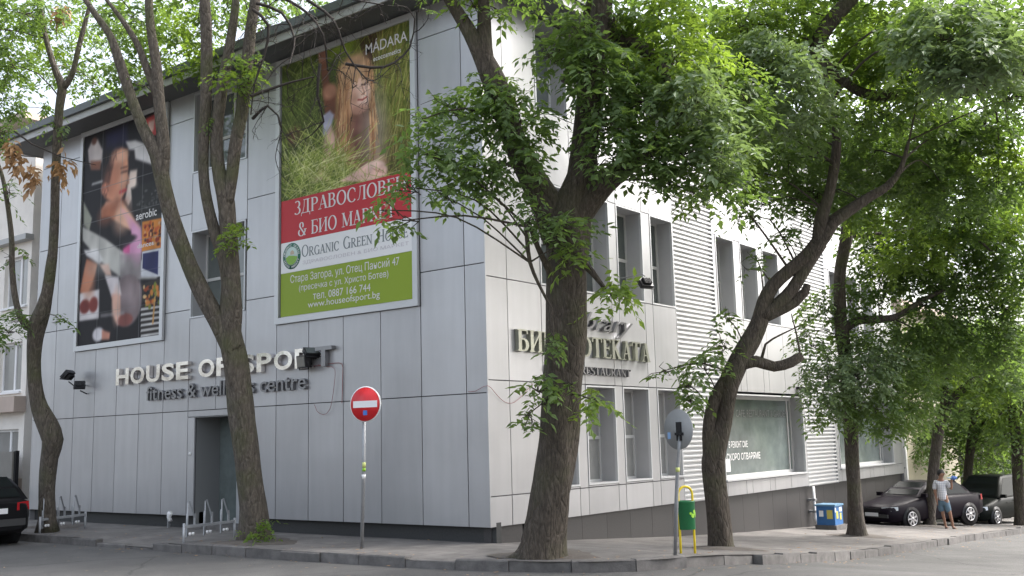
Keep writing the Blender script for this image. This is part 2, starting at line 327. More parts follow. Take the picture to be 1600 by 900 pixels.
# kerb of single stones
mb = MB(); dist = np.concatenate([[0], np.cumsum(np.hypot(*np.diff(kp, axis=0).T))]); L = 0
def kpt(l): return np.array([np.interp(l, dist, kp[:, 0]), np.interp(l, dist, kp[:, 1])])
while L < dist[-1]-1:
    ln = random.uniform(.85, 1.0); a, b = kpt(L+.006), kpt(L+ln-.006); d = (b-a)/np.linalg.norm(b-a); nn = np.array([-d[1], d[0]])
    if nn@(np.array([0, 0])-a) > 0 and False: nn = -nn
    j = random.uniform(-.02, .02); a = a+nn*j; b = b+nn*(j+random.uniform(-.015, .015))
    w = .15; inn = -nn if ((a-nn*.1)[0] > a[0] or (a-nn*.1)[1] > a[1]) else nn
    q = [a-inn*.012, b-inn*.012, b+inn*w, a+inn*w]; mid = (a+b)/2; h = kdrop(mid[0], mid[1]) + random.uniform(-.018, .016)
    lo = [(X0+p[0], Y0+p[1], gz(X0+p[0], Y0+p[1])-.35) for p in q]; hi = [(X0+p[0], Y0+p[1], gz(X0+p[0], Y0+p[1])+h+.006) for p in q]
    ch = .018; hi2 = [(hi[i][0]+(np.mean([p[0] for p in hi])-hi[i][0])*.02, hi[i][1]+(np.mean([p[1] for p in hi])-hi[i][1])*.02, hi[i][2]) for i in range(4)]
    hi0 = [(p[0], p[1], p[2]-ch) for p in hi]
    hh = [np.array(p) for p in hi2]
    hh[0][:2] += inn*ch; hh[1][:2] += inn*ch
    mb.add(lo+hi0+[tuple(p) for p in hh], [(0, 1, 5, 4), (1, 2, 6, 5), (2, 3, 7, 6), (3, 0, 4, 7), (4, 5, 9, 8), (5, 6, 10, 9), (6, 7, 11, 10), (7, 4, 8, 11), (8, 9, 10, 11)])
    L += ln
struct('kerb', mb, M_KERB)
def soil_patch(name, cx, cy, r):
    mb = MB(); vs = [(cx, cy, gz(cx, cy)+.05)]
    for ring, rr in ((1, .6), (2, 1.)):
        for k in range(20):
            th = 2*pi*k/20; q = r*rr*(1+.18*sin(3*th+cx)+.1*sin(7*th)); x, y = cx+q*cos(th), cy+q*sin(th)
            vs.append((x, y, gz(x, y)+(.035 if ring == 1 else .004)))
    fs = [(0, 1+k, 1+(k+1) % 20) for k in range(20)]+[(1+k, 21+k, 21+(k+1) % 20, 1+(k+1) % 20) for k in range(20)]
    mb.add(vs, fs, 0, True); struct(name, mb, M_SOIL)
# ------------------------------------------------------------------ building
BLD = thing('sports_centre_building', (X0, Y0, 0), 'large three storey grey aluminium clad corner building with ribbed metal strips and dark eaves', 'building')
GAP = .0095
def panels(fn, rects, name):
    mb = MB(); bk = MB()
    for s0, s1, z0, z1 in rects:
        e0 = 0 if s0 == 0 else GAP; a, b = fn(s0+e0, z0+GAP, random.uniform(-.0015, .0015)), fn(s1-GAP, z1-GAP, .03)
        mb.box(a, b)
        bk.box(fn(s0 if s0 else .034, z0, .034), fn(s1, z1, .045))
    mb.build(name, M_ALU, BLD); bk.build('joint_backing', M_SEAM, BLD)
def hole(rects, s0, s1, z0, z1, cols, rows): pass
def window(fn, s0, s1, z0, z1, depth=.42, rail=.5, split=None, glass=None, name='window', frame=.045):
    mb = MB()
    f = .035                                             # bright trim round the opening, slightly proud
    for a, b in (((s0-f, z0-f), (s1+f, z0)), ((s0-f, z1), (s1+f, z1+f)), ((s0-f, z0), (s0, z1)), ((s1, z0), (s1+f, z1))):
        mb.box(fn(*a, -.012), fn(*b, .05))
    w = mb.build(name, M_ALUF, BLD)
    rv = MB(); t = .012
    rv.box(fn(s0, z0, .051), fn(s1, z0-t, depth+.08)).box(fn(s0, z1, .051), fn(s1, z1+t, depth+.08)).box(fn(s0, z0, .051), fn(s0-t, z1, depth+.08)).box(fn(s1, z0, .051), fn(s1+t, z1, depth+.08))
    rv.build('reveal', M_REVEAL, w)
    fr = MB(); d0, d1 = depth-.03, depth+.03; q = frame
    fr.box(fn(s0, z0, d0), fn(s0+q, z1, d1)).box(fn(s1-q, z0, d0), fn(s1, z1, d1)).box(fn(s0+q, z0, d0), fn(s1-q, z0+q, d1)).box(fn(s0+q, z1-q, d0), fn(s1-q, z1, d1))
    if rail: zm = z0+(z1-z0)*rail; fr.box(fn(s0+q, zm-.035, d0+.002), fn(s1-q, zm+.035, d1-.002))
    if split:
        for sp in split: fr.box(fn(sp-.03, z0+q, d0+.004), fn(sp+.03, z1-q, d1-.004))
    fr.build('frame', M_WFRAME, w)
    gm = MB(); gm.box(fn(s0+q*.5, z0+q*.5, depth), fn(s1-q*.5, z1-q*.5, depth+.012)); gm.build('pane', glass or M_GLASS, w)
    return w
M_WFRAME = mat('window_frame_paint', (.52, .52, .51), .5)
# left facade
cols = [0, .495, 1.605, 2.68, 3.745, 4.79, 5.82, 6.87, 7.92, 8.95, 9.95, 10.95, 11.95, 12.95, 13.95, 14.95, 16.0]
R = []
for a, b in zip(cols[:-1], cols[1:]):
    if 6.8 < a < 8.9: continue
    R.append((a, b, .22, 2.6))
    if (1.6 < a < 5.8) or (9.9 < a < 13.9): R.append((a, b, 2.6, 4.33))
    else: R += [(a, b, 2.6, 4.97), (a, b, 4.97, 7.28), (a, b, 7.28, 9.65), (a, b, 9.65, 10.41)]
R += [(6.87, 8.95, 2.455, 2.6), (8.68, 8.95, .22, 2.455), (6.87, 7.92, 2.6, 4.755), (7.92, 8.95, 2.6, 4.755), (6.87, 7.92, 6.835, 8.255), (7.92, 8.95, 6.835, 8.255), (6.87, 8.95, 10.24, 10.41)]
for s in (0, 0): pass
panels(LF, R, 'cladding')
wl = [window(LF, 6.95, 8.91, 4.79, 6.80, split=[8.22], rail=.45), window(LF, 6.95, 8.91, 8.29, 10.2, split=[7.9], rail=.42)]
for q in ((1.6, 5.84), (9.95, 13.95)): MB().box(LF(q[0], 4.33, .03), LF(q[1], 10.41, .06)).build('panel_behind_poster', M_SEAM, BLD)
for q in ((1.605, 10.26, 5.82), (9.95, 10.31, 13.95)): MB().box(LF(q[0], q[1], 0), LF(q[2], 10.41, .03)).build('cladding_strip', M_ALU, BLD)
# entrance
mb = MB(); t = .012; D = .75
mb.box(LF(6.87, 0, .052), LF(6.87-t, 2.44, D)).box(LF(8.68, 0, .052), LF(8.68+t, 2.44, D)).box(LF(6.87, 2.44, .0), LF(8.68, 2.452, D)); 
ent = mb.build('entrance_recess', mat('recess_grey', (.25, .255, .255), .5, .3), BLD)
mb = MB(); mb.box(LF(7.80, .02, D-.1), LF(7.98, 2.42, D)).box(LF(6.9, .02, D-.1), LF(6.98, 2.42, D)).box(LF(6.98, 2.32, D-.08), LF(7.8, 2.42, D-.01))
dr = mb.build('door', M_ALUF, BLD)
mb = MB(); mb.box(LF(6.98, .02, D-.05), LF(7.8, 2.32, D-.03)).box(LF(7.98, .02, D-.05), LF(8.68, 2.43, D-.03)); mb.build('door_pane', M_GLASSG, dr)
mb = MB(); mb.tube([LF(7.7, .9, D-.13), LF(7.7, 1.5, D-.13)], .018, 8); mb.build('handle', M_STEEL, dr)
mb = MB(); mb.box(LF(6.7, -.06, -.0), LF(8.9, .03, D)); mb.build('door_step', M_KERB, BLD)
mb = MB(); mb.disc(LF(8.83, 1.62, -.012), (1, 0, 0), .035, .03, 14); mb.build('door_bell', M_WHITE, BLD)
# plinth
mb = MB(); mb.box(LF(.0, -.6, .16), LF(6.87, .3, .3)).box(LF(8.68, -.6, .16), LF(16, .3, .3)); mb.build('plinth_recess', M_PLINTHD, BLD)
mb = MB(); s = .14
while s < 23.2:
    e = min(s+.92, 23.25)
    if not (.42 < s < .5): mb.box(RF(s+.003, -2.6, .10), RF(e-.003, .24, .28))
    s = e + (.12 if s < .2 else 0)
mb.build('plinth', M_PLINTH, BLD)
mb = MB(); mb.box(RF(.2, -2.6, .2), RF(23.2, .2, .34)); mb.build('plinth_core', M_SEAM, BLD)
# right facade
def bay(s0, s1, wins, shop, skipcols=()):
    R = []; zs = [2.83, 4.73, 6.84, 8.31, 10.41]
    zr = [.22] + ([.58] if shop else [.76, 2.83])
    edges = sorted(set([s0, s1]+[w for ab in wins for w in ab]))
    edges = [e for e in edges if s0 <= e <= s1]
    if s0 == 0: edges = sorted(set(edges+[.64, 1.71]))
    def inwin(a, b, ws): return any(w0-.01 <= a and b <= w1+.01 for w0, w1 in ws)
    wx = [(a-.04, b+.04) for a, b in wins]
    E = sorted(set([s0, s1]+([.64] if s0 == 0 else [])+[round(v, 3) for ab in wx for v in ab if s0 < v < s1])); E = [e for e in E if s0 <= e <= s1]
    rows = [(2.83, 4.73, None), (4.73, 6.84, (4.77, 6.80)), (6.84, 8.31, None), (8.31, 10.41, (8.35, 10.22))]
    if shop: rows = [(.22, .575, None)] + rows
    else: rows = [(.22, .76, None), (.76, 2.83, (.84, 2.78))] + rows
    for z0, z1, wz in rows:
        for a, b in zip(E[:-1], E[1:]):
            if b-a < .02: continue
            if inwin(a, b, wx) and wz:
                R += [(a, b, z0, wz[0]-.036), (a, b, wz[1]+.036, z1)] if wz[0]-z0 > .05 else []
                continue
            R.append((a, b, z0, z1))
    if shop:
        a, b = shop; R += [(s0, a-.036, .575, 2.83)] if a-.036-s0 > .03 else []
        R += [(b+.036, s1, .575, 2.83)] if s1-b-.036 > .03 else []
    R = [r for r in R if r[3]-r[2] > .03]
    panels(RF, R, 'cladding')
    for w0, w1 in wins:
        for z0, z1 in ([] if shop else [(.84, 2.78)])+[(4.77, 6.80), (8.35, 10.22)]:
            window(RF, w0, w1, z0, z1, rail=.47, glass=M_GLASSL if z0 < 4 else M_GLASS)
bay(0, 7.15, [(1.75, 2.81), (3.20, 4.26), (4.63, 5.67), (6.10, 7.10)], None)
bay(9.24, 14.58, [(9.43, 10.42), (10.86, 11.86), (12.29, 13.29)], (9.32, 14.42))
bay(16.92, 23.3, [(17.3, 18.3), (18.75, 19.75), (20.2, 21.2)], (17.2, 22.3))
for a, b in ((9.32, 14.42), (17.2, 22.3)):
    w = window(RF, a, b, .63, 2.74, depth=.38, rail=None, split=[a+(b-a)*.95], glass=M_GLASSG, name='shop_window', frame=.08)
    mb = MB(); mb.box(RF(a-.03, .585, -.05), RF(b+.03, .628, .06)); mb.build('sill', M_ALUF, w)
# ribbed strips
for a, b in ((7.15, 9.24), (14.58, 16.92)):
    mb = MB(); z = .22; vs = []; prof = [(0, .07), (.004, .004), (.012, .0), (.046, .0), (.054, .004), (.06, .07)]; P = .112
    while z < 10.35:
        for dz, d in prof: vs.append((z+dz, d))
        z += P
    n = len(vs); mb.add([RF(a+.012, z, d) for z, d in vs]+[RF(b-.012, z, d) for z, d in vs], [(i, n+i, n+i+1, i+1) for i in range(n-1)])
    mb.build('ribbed_panel', M_LOUV, BLD)
    mb = MB(); mb.box(RF(a, .2, .06), RF(b, 10.41, .09)).box(RF(a-.006, .2, -.004), RF(a+.012, 10.41, .059)).box(RF(b-.012, .2, -.004), RF(b+.006, 10.41, .059)); mb.build('ribbed_panel_edge', M_ALUF, BLD)
# end walls and roof
mb = MB(); mb.box((X0+.004, Y0+16.001, -.6), (X0+23.3, Y0+16.05, 10.41)).box((X0+23.301, Y0+.004, -2.6), (X0+23.35, Y0+16.0, 10.41)); mb.build('end_wall', M_ALU, BLD)
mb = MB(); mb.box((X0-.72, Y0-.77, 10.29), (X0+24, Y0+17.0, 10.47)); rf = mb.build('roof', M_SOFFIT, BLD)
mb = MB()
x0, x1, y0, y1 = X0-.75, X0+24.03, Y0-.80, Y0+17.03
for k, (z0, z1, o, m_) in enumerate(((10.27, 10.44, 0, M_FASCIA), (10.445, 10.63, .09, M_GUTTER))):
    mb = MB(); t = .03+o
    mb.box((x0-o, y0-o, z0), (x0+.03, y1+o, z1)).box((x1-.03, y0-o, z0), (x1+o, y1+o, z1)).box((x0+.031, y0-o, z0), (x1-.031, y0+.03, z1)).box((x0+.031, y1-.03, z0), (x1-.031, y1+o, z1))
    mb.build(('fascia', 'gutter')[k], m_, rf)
mb = MB(); mb.add([(x0+.04, y0+.04, 10.6), (x1-.04, y0+.04, 10.6), (x1-.04, y1-.04, 10.6), (x0+.04, y1-.04, 10.6), (X0+7, Y0+8, 13.2), (X0+17, Y0+8, 13.2)], [(0, 1, 5, 4), (1, 2, 5), (2, 3, 4, 5), (3, 0, 4)]); mb.build('roof_slope', M_GUTTER, rf)
# ------------------------------------------------------------------ lettering
def text_geo(s, bold=0., shear=0., extrude=0.):
    c = bpy.data.curves.new('lettering', 'FONT'); c.body = s; c.offset = bold; c.shear = shear; c.extrude = extrude; c.resolution_u = 4; c.fill_mode = 'BOTH' if extrude else 'FRONT'
    o = bpy.data.objects.new('lettering', c); COL.objects.link(o); dg = bpy.context.evaluated_depsgraph_get(); dg.update()
    me = bpy.data.meshes.new_from_object(o.evaluated_get(dg)); v = np.array([p.co[:] for p in me.vertices]); f = [tuple(p.vertices) for p in me.polygons]
    bpy.data.objects.remove(o); bpy.data.curves.remove(c); bpy.data.meshes.remove(me)
    if not extrude and any(ord(q) > 0x400 for q in s):                                            # drop triangles that lie over another one of the same line
        T = [q for q in f if len(q) == 3]; P = v[np.array(T)][:, :, :2]; c = P.mean(1); ar = .5*((P[:, 1, 0]-P[:, 0, 0])*(P[:, 2, 1]-P[:, 0, 1])-(P[:, 2, 0]-P[:, 0, 0])*(P[:, 1, 1]-P[:, 0, 1])); ins = np.ones((len(T), len(T)), bool)
        for k in range(3):
            p, q = P[:, k], P[:, (k+1) % 3]; ins &= (((q[:, 0]-p[:, 0])[None]*(c[:, 1:2]-p[None, :, 1])-(q[:, 1]-p[:, 1])[None]*(c[:, 0:1]-p[None, :, 0]))*np.sign(ar)[None] > 1e-9)
        np.fill_diagonal(ins, False); sz = abs(ar); over = (ins & ((sz[None] > sz[:, None]) | ((sz[None] == sz[:, None]) & (np.arange(len(T))[None] < np.arange(len(T))[:, None])))).any(1)
        f = [q for q, o_ in zip(T, over) if not o_]+[q for q in f if len(q) != 3]
    return v, f
def arc(cx, cy, rx, ry, a0, a1, n=14): return [(cx+rx*cos(radians(a0+(a1-a0)*i/n)), cy+ry*sin(radians(a0+(a1-a0)*i/n))) for i in range(n+1)]
K, TN = 'k', 'n'
def G(ch):
    st = lambda x, y0=0, y1=1, m=K: ([(x, y0), (x, y1)], m)
    bar = lambda x0, x1, y: ([(x0, y), (x1, y)], TN)
    sf = lambda x, y: (x, y)
    g = {
     'И': (.84, [st(.14), st(.70), ([(.14, .08), (.70, .92)], TN)], [(.14, 0), (.14, 1), (.70, 0), (.70, 1)]),
     'Б': (.70, [st(.14), bar(.14, .6, .97), ([(.6, .98), (.62, .8)], TN), ([(.14, .55)]+arc(.34, .29, .27, .265, 90, -90)+[(.14, .025)], None)], [(.14, 0), (.14, 1)]),
     'Л': (.80, [st(.66), bar(.24, .66, .97), ([(.32, .97), (.28, .4), (.2, .1), (.06, .04)], TN)], [(.66, 0), (.66, 1)]),
     'О': (.86, [(arc(.43, .5, .35, .49, 0, 360, 28), None)], []),
     'Т': (.74, [st(.37), bar(.03, .71, .97), ([(.04, .98), (.02, .76)], TN), ([(.70, .98), (.72, .76)], TN)], [(.37, 0)]),
     'Е': (.64, [st(.14), bar(.14, .56, .97), bar(.14, .46, .52), bar(.14, .58, .03), ([(.56, .98), (.58, .8)], TN), ([(.58, .02), (.61, .22)], TN), ([(.46, .42), (.46, .62)], TN)], [(.14, 0), (.14, 1)]),
     'К': (.76, [st(.14), ([(.16, .46), (.62, .96)], TN), ([(.30, .60), (.68, .02)], K)], [(.14, 0), (.14, 1), (.66, 0), (.60, 1)]),
     'А': (.78, [([(.38, .99), (.10, .02)], TN), ([(.38, .99), (.66, .02)], K), bar(.2, .55, .34)], [(.10, 0), (.67, 0)]),
     'З': (.58, [(arc(.25, .74, .22, .23, 140, -85), None), (arc(.25, .27, .26, .25, 85, -145), None)], []),
     'Д': (.84, [st(.62, .03), bar(.2, .62, .97), ([(.3, .97), (.27, .5), (.14, .04)], TN), bar(.02, .8, .03), ([(.03, .03), (.02, -.18)], TN), ([(.79, .03), (.8, -.18)], TN)], [(.62, 1)]),
     'Р': (.66, [st(.14), ([(.14, .97)]+arc(.32, .73, .26, .24, 90, -90)+[(.14, .49)], None)], [(.14, 0), (.14, 1)]),
     'В': (.70, [st(.14), ([(.14, .97)]+arc(.32, .755, .22, .215, 90, -90)+[(.14, .54)], None), ([(.14, .54)]+arc(.34, .28, .27, .26, 90, -90)+[(.14, .02)], None)], [(.14, 0), (.14, 1)]),
     'С': (.76, [(arc(.43, .5, .35, .49, 42, 318, 24), None), ([(.69, .83), (.70, .66)], TN)], []),
     'Н': (.86, [st(.14), st(.72), bar(.14, .72, .5)], [(.14, 0), (.14, 1), (.72, 0), (.72, 1)]),
     'М': (1.0, [st(.13, m=TN), st(.86), ([(.13, .98), (.48, .06)], K), ([(.48, .06), (.86, .98)], TN)], [(.13, 0), (.13, 1), (.86, 0), (.88, 1)]),
     'R': (.76, [st(.14), ([(.14, .97)]+arc(.32, .74, .25, .23, 90, -90)+[(.14, .51)], None), ([(.34, .5), (.68, .02)], K)], [(.14, 0), (.14, 1), (.70, 0)]),
     'G': (.84, [(arc(.43, .5, .35, .49, 42, 330, 24), None), st(.72, .02, .42)], [(.70, .42)]),
     'N': (.84, [st(.13, m=TN), st(.70, m=TN), ([(.13, .97), (.70, .03)], K)], [(.13, 0), (.11, 1), (.70, 1)]),
     'I': (.32, [st(.16)], [(.16, 0), (.16, 1)]),
     'S': (.60, [(arc(.30, .745, .21, .235, 40, 215, 10)+arc(.29, .265, .23, .245, 75, -145, 14), None)], []),
     'U': (.82, [st(.14, .3), st(.70, .3, 1, TN), (arc(.42, .3, .28, .28, 180, 360), None)], [(.14, 1), (.70, 1)]),
     'F': (.60, [st(.14), bar(.14, .56, .97), bar(.14, .45, .5)], [(.14, 0), (.14, 1)]),
     '&': (.86, [(arc(.36, .78, .17, .2, -50, 230, 14)+[(.3, .56), (.74, .03)], None), (arc(.36, .26, .28, .245, 130, 300, 12)+[(.72, .3), (.74, .48)], None)], [(.74, .5)]),
     ' ': (.38, [], [])}
    alias = dict(zip('OTEKAPBCHM', 'ОТЕКАРВСНМ'))
    return g[alias.get(ch, ch)]
def serif_geo(s, T=.17, t=.05, depth=0., gap=.06, small=None):
    """roman capitals built from broad-nib strokes; returns verts, faces; lower case letters become small capitals"""
    V, Fc = [], []; x = 0.; lay = 0
    for ch in s:
        sc = 1.
        if small and ch.islower(): sc = small
        w, strokes, ser = G(ch.upper())
        for pts, mode in strokes:
            P = np.array(pts)*sc+[x, 0]; n = len(P); zz = lay*.0004+.0004; lay = (lay+1) % 7; L_, R_ = [], []
            for i in range(n):
                d = P[min(i+1, n-1)]-P[max(i-1, 0)]; d = d/(np.linalg.norm(d)+1e-9); nr = np.array([-d[1], d[0]])
                wd = T if mode == K else t if mode == TN else t+(T-t)*abs(d[1])**1.6
                wd *= .5*(sc if sc == 1 else .9)
                if mode == K and abs(d[1]) > .2 and abs(d[0]) > .2: nr = np.array([-1, 0])*np.sign(d[1]); wd *= 1.1
                L_.append(P[i]+nr*wd); R_.append(P[i]-nr*wd)
            ring = L_+R_[::-1]
            quads(V, Fc, L_, R_, zz, depth)
        for px, py in ser:
            hw = T*.5+.075; q = .028; c = np.array([px, py])*sc+[x, 0]; yy = c[1]+(q if py < .5 else -q)
            zz = lay*.0004+.0004; lay = (lay+1) % 7
            quads(V, Fc, [np.array([c[0]-hw*sc, yy+q*.8]), np.array([c[0]+hw*sc, yy+q*.8])], [np.array([c[0]-hw*sc, yy-q*.8]), np.array([c[0]+hw*sc, yy-q*.8])], zz, depth)
        x += (w+gap)*sc
    return np.array(V), Fc
def quads(V, Fc, L_, R_, z, depth):
    o = len(V); n = len(L_)
    for a, b in zip(L_, R_):
        V += [(a[0], a[1], z+depth), (b[0], b[1], z+depth)]
        if depth: V += [(a[0], a[1], 0), (b[0], b[1], 0)]
    k = 4 if depth else 2
    for i in range(n-1):
        p, q = o+i*k, o+(i+1)*k
        Fc.append((p, p+1, q+1, q))
        if depth: Fc += [(p, q, q+2, p+2), (p+1, p+3, q+3, q+1)]
    if depth: Fc += [(o, o+2, o+3, o+1), (o+(n-1)*k, o+(n-1)*k+1, o+(n-1)*k+3, o+(n-1)*k+2)]
def place_text(geo, side, s0, s1, z0, z1, proud, name, m, parent, slant=0.):
    """fit lettering between s0 (its left end) and s1 (its right end) and between heights z0 and z1 on a facade"""
    v, f = geo; v = v.copy(); mn, mx = v.min(0), v.max(0)
    u = (v[:, 0]-mn[0])/(mx[0]-mn[0]); w = (v[:, 1]-mn[1])/(mx[1]-mn[1]); s = s0+(s1-s0)*u; z = z0+(z1-z0)*w
    dep = v[:, 2]-mn[2]+proud
    fn = LF if side == 'L' else RF
    mb = MB(); mb.add([fn(a, b, -c) for a, b, c in zip(s, z, dep)], f)
    return mb.build(name, m, parent)
def place_words(geo_of, s, side, s0, s1, z0, z1, proud, name, m, parent):
    """lay out a line as a whole, then build every word as a mesh of its own"""
    v, f = geo_of(s); ws = s.split(' '); mn, mx = v.min(0), v.max(0); cuts = []; acc = ''
    for w in ws[:-1]: acc = acc+w; a = geo_of(acc)[0][:, 0].max(); acc += ' '; cuts.append(a)
    cen = [np.mean([v[i][0] for i in q]) for q in f]
    for k in range(len(ws)):
        lo = -1e9 if k == 0 else cuts[k-1]+1e-4; hi = cuts[k]+1e-4 if k < len(cuts) else 1e9
        sel = [q for q, c in zip(f, cen) if lo < c <= hi]
        if not sel: continue
        idx = sorted({i for q in sel for i in q}); mp = {j: i for i, j in enumerate(idx)}; vv = v[idx]
        a0, a1 = vv[:, 0].min(), vv[:, 0].max(); b0, b1 = vv[:, 1].min(), vv[:, 1].max(); u = lambda x: s0+(s1-s0)*(x-mn[0])/(mx[0]-mn[0]); h = lambda y: z0+(z1-z0)*(y-mn[1])/(mx[1]-mn[1])
        place_text((vv, [tuple(mp[i] for i in q) for q in sel]), side, u(a0), u(a1), h(b0), h(b1), proud, name, m, parent)
SG = thing('house_of_sport_sign', LF(7.9, 2.9), 'polished metal raised letters reading HOUSE OF SPORT above fitness & wellness centre', 'sign')
x = 11.84
LW = {'H': .86, 'O': .9, 'U': .86, 'S': .78, 'E': .74, 'F': .7, 'P': .78, 'R': .84, 'T': .78, ' ': .42}
tot = sum(LW[c] for c in 'HOUSE OF SPORT'); k = (11.84-3.92)/tot
for c in 'HOUSE OF SPORT':
    w = LW[c]*k
    if c != ' ': place_text(text_geo(c, .028, 0, .05), 'L', x-.03, x-w+.05, 3.335, 3.745, .015, 'letter', M_CHROME if c not in 'T' else M_LETG, SG)
    x -= w
place_words(lambda q: text_geo(q, .004, 0, .03), 'fitness & wellness centre', 'L', 10.55, 4.80, 2.90, 3.24, .015, 'tagline', M_LETG, SG)
# restaurant sign on the right facade
RS = thing('restaurant_sign', RF(3.2, 3.0), 'raised bronze serif letters БИБЛИОТЕКАТА with script above and restaurant line below', 'sign')
x = .80; word = 'БИБЛИОТЕКАТА'; tot = sum(G(c)[0]+.05 for c in word); k = (5.72-.80)/tot
for c in word:
    w = G(c)[0]*k; place_text(serif_geo(c, .21, .07, .085), 'R', x, x+w, 3.385, 3.80, .01, 'letter', M_BRASS, RS); x += w+.05*k
place_words(lambda q: serif_geo(q, .17, .07, .06), 'CAFE & RESTAURANT', 'R', 1.75, 4.86, 3.02, 3.19, .01, 'small_lettering', M_LETG, RS)
place_text(text_geo('Library', .004, .45, .04), 'R', 2.45, 5.0, 3.84, 4.32, .015, 'script_lettering', M_LETG, RS)
def syd(x, y, d): r_ = ray(x, y); P = CAM + r_*((Y0+d)/r_[1]); return P[0]-X0, P[2]
w1a, w1b, w2a, w2b, h1, h2 = syd(1139, 700, .365), syd(1168, 692, .365), syd(1136, 720, .365), syd(1188, 712, .365), syd(1150, 652, .365), syd(1229, 640, .365)
wt = thing('window_lettering', RF(11, 1), 'white stuck on lettering across the shop window beside the curved trunk', 'lettering')
place_words(lambda q: text_geo(q, 0), 'В РЕМОНТ СМЕ', 'R', w1a[0], w1b[0], w1a[1], w1a[1]+.17, -.365, 'lettering_line', M_WHITE, wt)
place_words(lambda q: text_geo(q, 0), 'СКОРО ОТВАРЯМЕ', 'R', w2a[0], w2b[0], w2a[1], w2a[1]+.18, -.365, 'lettering_line', M_WHITE, wt)
place_words(lambda q: text_geo(q, 0), 'CAFE, RESTAURANT & GARDEN', 'R', h1[0], h2[0], h1[1]-.02, h1[1]+.2, -.365, 'header_line', M_LETG, wt)
mb = MB(); mb.box(RF(w2a[0]-.1, w2a[1]-.28, .357), RF(w2a[0]+.16, w2a[1]+.04, .365)); mb.build('paper_notice', M_WHITE, wt)
